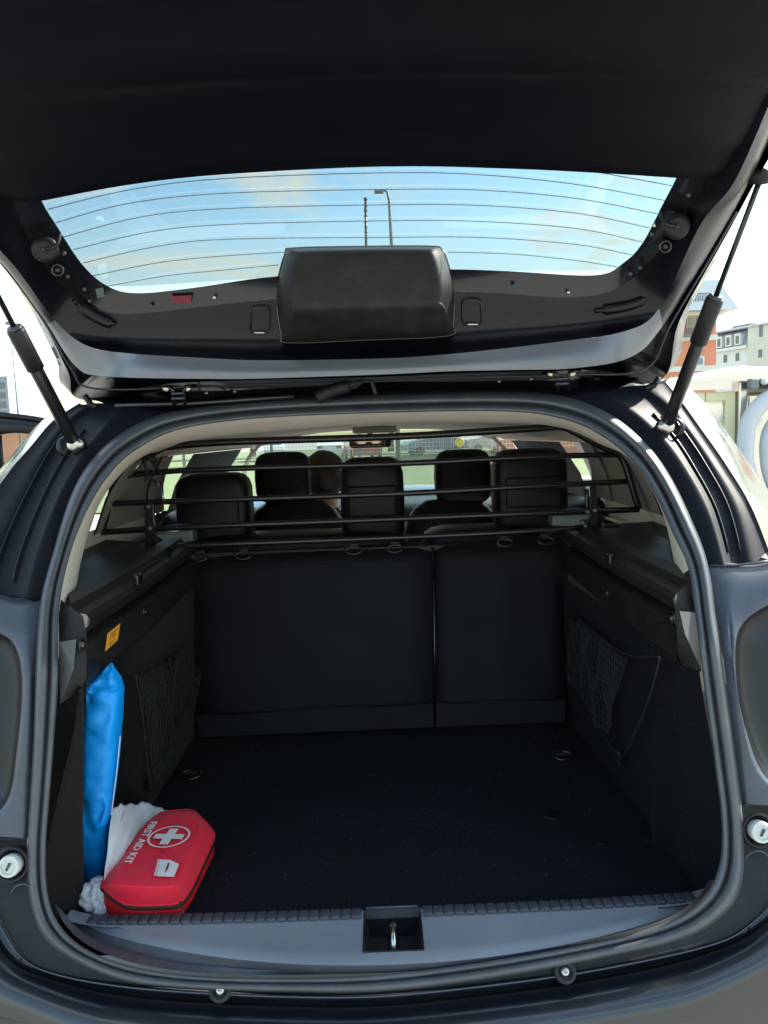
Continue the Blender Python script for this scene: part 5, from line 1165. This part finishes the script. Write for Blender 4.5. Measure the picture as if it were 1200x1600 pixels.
    # small pouch symbol
    P0 = on_top(252, 1344); P = [on_top(250, 1343), on_top(266, 1343.5), on_top(279.5, 1350), on_top(272, 1370), on_top(245, 1369)]
    MB().add(P, [(0, 1, 2, 3, 4)]).build('print_patch', M['print'], kt, smooth=False)
    MB().tube([on_top(263.5, 1349) + Vector((0, 0, .0004)), on_top(261, 1357), on_top(258.5, 1363)], [.0012, .0022, .0008], 6).build('print_mark', M['darkprint'], kt)
    s2 = on_top(246.5, 1343); e2 = on_top(240, 1369); d2 = e2 - s2
    b = MB(); rnd = random.Random(3); n = 9
    dn = Vector((-d2.y, d2.x, 0)).normalized()
    for i in range(n):
        a0_ = s2 + d2 * (i / n); a1_ = s2 + d2 * ((i + .72) / n); w_ = .0042
        b.add([a0_, a1_, a1_ + dn * w_ * (1 if i % 3 else .7), a0_ + dn * w_], [(0, 1, 2, 3)])
    b.build('small_print', M['print'], kt, smooth=False)
    zp = atZ(281, 1409, .722); MB().tube([zp, zp + Vector((.006, -.010, -.006)), zp + Vector((.010, -.014, -.016))], .0017, 6).build('zip_pull', M['zip'], kt)
    # folds across the near end
    for (A_, B_) in (((172, 1388), (276, 1386)), ((196, 1402), (240, 1388)), ((225, 1386), (238, 1374))):
        P = [atZ(lerp(A_[0], B_[0], t), lerp(A_[1], B_[1], t), zt - .010 + .002 * math.sin(t * 9)) for t in np.linspace(0, 1, 9)]
kit()

# blue bag standing in the side pocket
def bag():
    rowsP = [(1036, 172.5, 175), (1042, 166, 178), (1050, 156, 182), (1060, 144, 187), (1068, 139.5, 190), (1076, 139, 191), (1085, 138.5, 191.5), (1124, 135.5, 190), (1142, 135, 188), (1180, 132, 185.5), (1217, 130, 181.5), (1240, 129.5, 179), (1270, 129, 175), (1300, 128.5, 170), (1330, 128.5, 168), (1355, 129, 166), (1372, 130, 163), (1388, 132, 158), (1398, 136, 152)]
    rows = []; Yc_ = 1.30; rows_d = resmooth([[Vector((a, b_, c_))] for a, b_, c_ in rowsP], 3)
    for r_ in rows_d:
        y, xl, xr = r_[0]; L_ = atY(xl, y, Yc_); R__ = atY(xr, y, Yc_); c_ = (L_ + R__) / 2; hw = (R__.x - L_.x) / 2; row = []
        for j in range(28):
            th = 2 * math.pi * j / 28; v = Vector((math.copysign(abs(math.cos(th)) ** .55, math.cos(th)) * hw, math.copysign(abs(math.sin(th)) ** .8, math.sin(th)) * min(.032, hw * 1.0), 0))
            p = c_ + v; k = noise.noise(Vector((p.x * 30, p.y * 22, p.z * 9))) * .5 + noise.noise(Vector((p.x * 60 + p.z * 30, p.y * 40, p.z * 26))) * .3 + (.5 - abs(noise.noise(Vector((p.x * 40 + p.z * 34, 3, p.z * 30 - p.x * 50)))) * 1.6) * .8
            amp = .009 + .016 * math.exp(-((y - 1265) / 25) ** 2) + .014 * math.exp(-((y - 1085) / 28) ** 2)
            p += Vector((0, -1, 0)) * k * amp * (1 if math.sin(th) < 0 else .3); row.append(p)
        rows.append(row)
    b = MB(); b.grid(rows, True); n = 28; b.F.append(tuple(range(n))); b.F.append(tuple(reversed(range(len(b.V) - n, len(b.V)))))
    o = b.build('blue_bag', M['blue'], None, sub=1); tag(o, 'long bright blue nylon bag standing upright in the left side pocket', 'bag')
    MB().tube([atY(x, y, 1.285) for x, y in cpx([(188, 1150), (183, 1200), (178, 1240), (174, 1275)], 6)], .0009, 5).build('edge_seam', M['print'], o)
    e_ = empty('tmp_', (0, 0, 0)); bpy.data.objects.remove(e_)
bag()

# white plastic bag: a smooth folded part behind the kit and a crumpled part in front
wbag = empty('white_plastic_bag', tuple(atZ(190, 1400, .687)), 'thin white plastic bag squeezed between blue bag and red kit', 'plastic bag')
K = [[(176, 1268), (200, 1257), (216, 1254), (238, 1261), (262, 1271)], [(172, 1292), (192, 1285), (212, 1280), (232, 1284), (250, 1292)], [(168, 1322), (185, 1318), (203, 1315), (218, 1316), (232, 1320)], [(165, 1350), (176, 1348), (190, 1346), (203, 1345), (214, 1346)], [(163, 1380), (170, 1376), (180, 1374), (190, 1370), (200, 1372)]]
Zs = [.800, .792, .778, .762, .735]; rows = []
for kk, z in zip(K, Zs):
    pts = crom([atZ(x, y, lerp(z, .712, (i / 4) ** 1.2)) for i, (x, y) in enumerate(kk)], 7)
    rows.append([p + Vector((0, 0, .016 * noise.noise(Vector((p.x * 30 + p.y * 12, p.y * 7, 2))) + .014 * abs(noise.noise(Vector((p.x * 62 + p.y * 25, p.y * 13, 4)))) + .005 * abs(noise.noise(p * 90)))) for p in pts])
rows = resmooth(rows, 5)
rows = [[p + Vector((0, .03, -.10)) for p in rows[0]]] + rows
MB().grid(rows).build('folded_part', M['white'], wbag, solid=.002)
cb = atY(159, 1405, 1.215); bm = bmesh.new(); bmesh.ops.create_icosphere(bm, subdivisions=5, radius=1)
for v in bm.verts:
    p = v.co.copy(); q = 1.05 - .42 * abs(noise.noise(p * 2.1)) - .28 * abs(noise.noise(p * 4.6 + Vector((3, 0, 0)))) - .10 * abs(noise.noise(p * 10)) + .22 * noise.noise(p * 1.4)
    v.co = Vector((p.x * .0335 * q * 1.08, p.y * .03 * q, p.z * .0305 * q * 1.05 + (.008 if p.z > .6 else 0))) + cb
me = bpy.data.meshes.new('crumpled_part'); bm.to_mesh(me); bm.free(); recentre(link('crumpled_part', me, M['white'], wbag))

for o in list(COL.objects):
    if o.type == 'MESH': o.data.update()
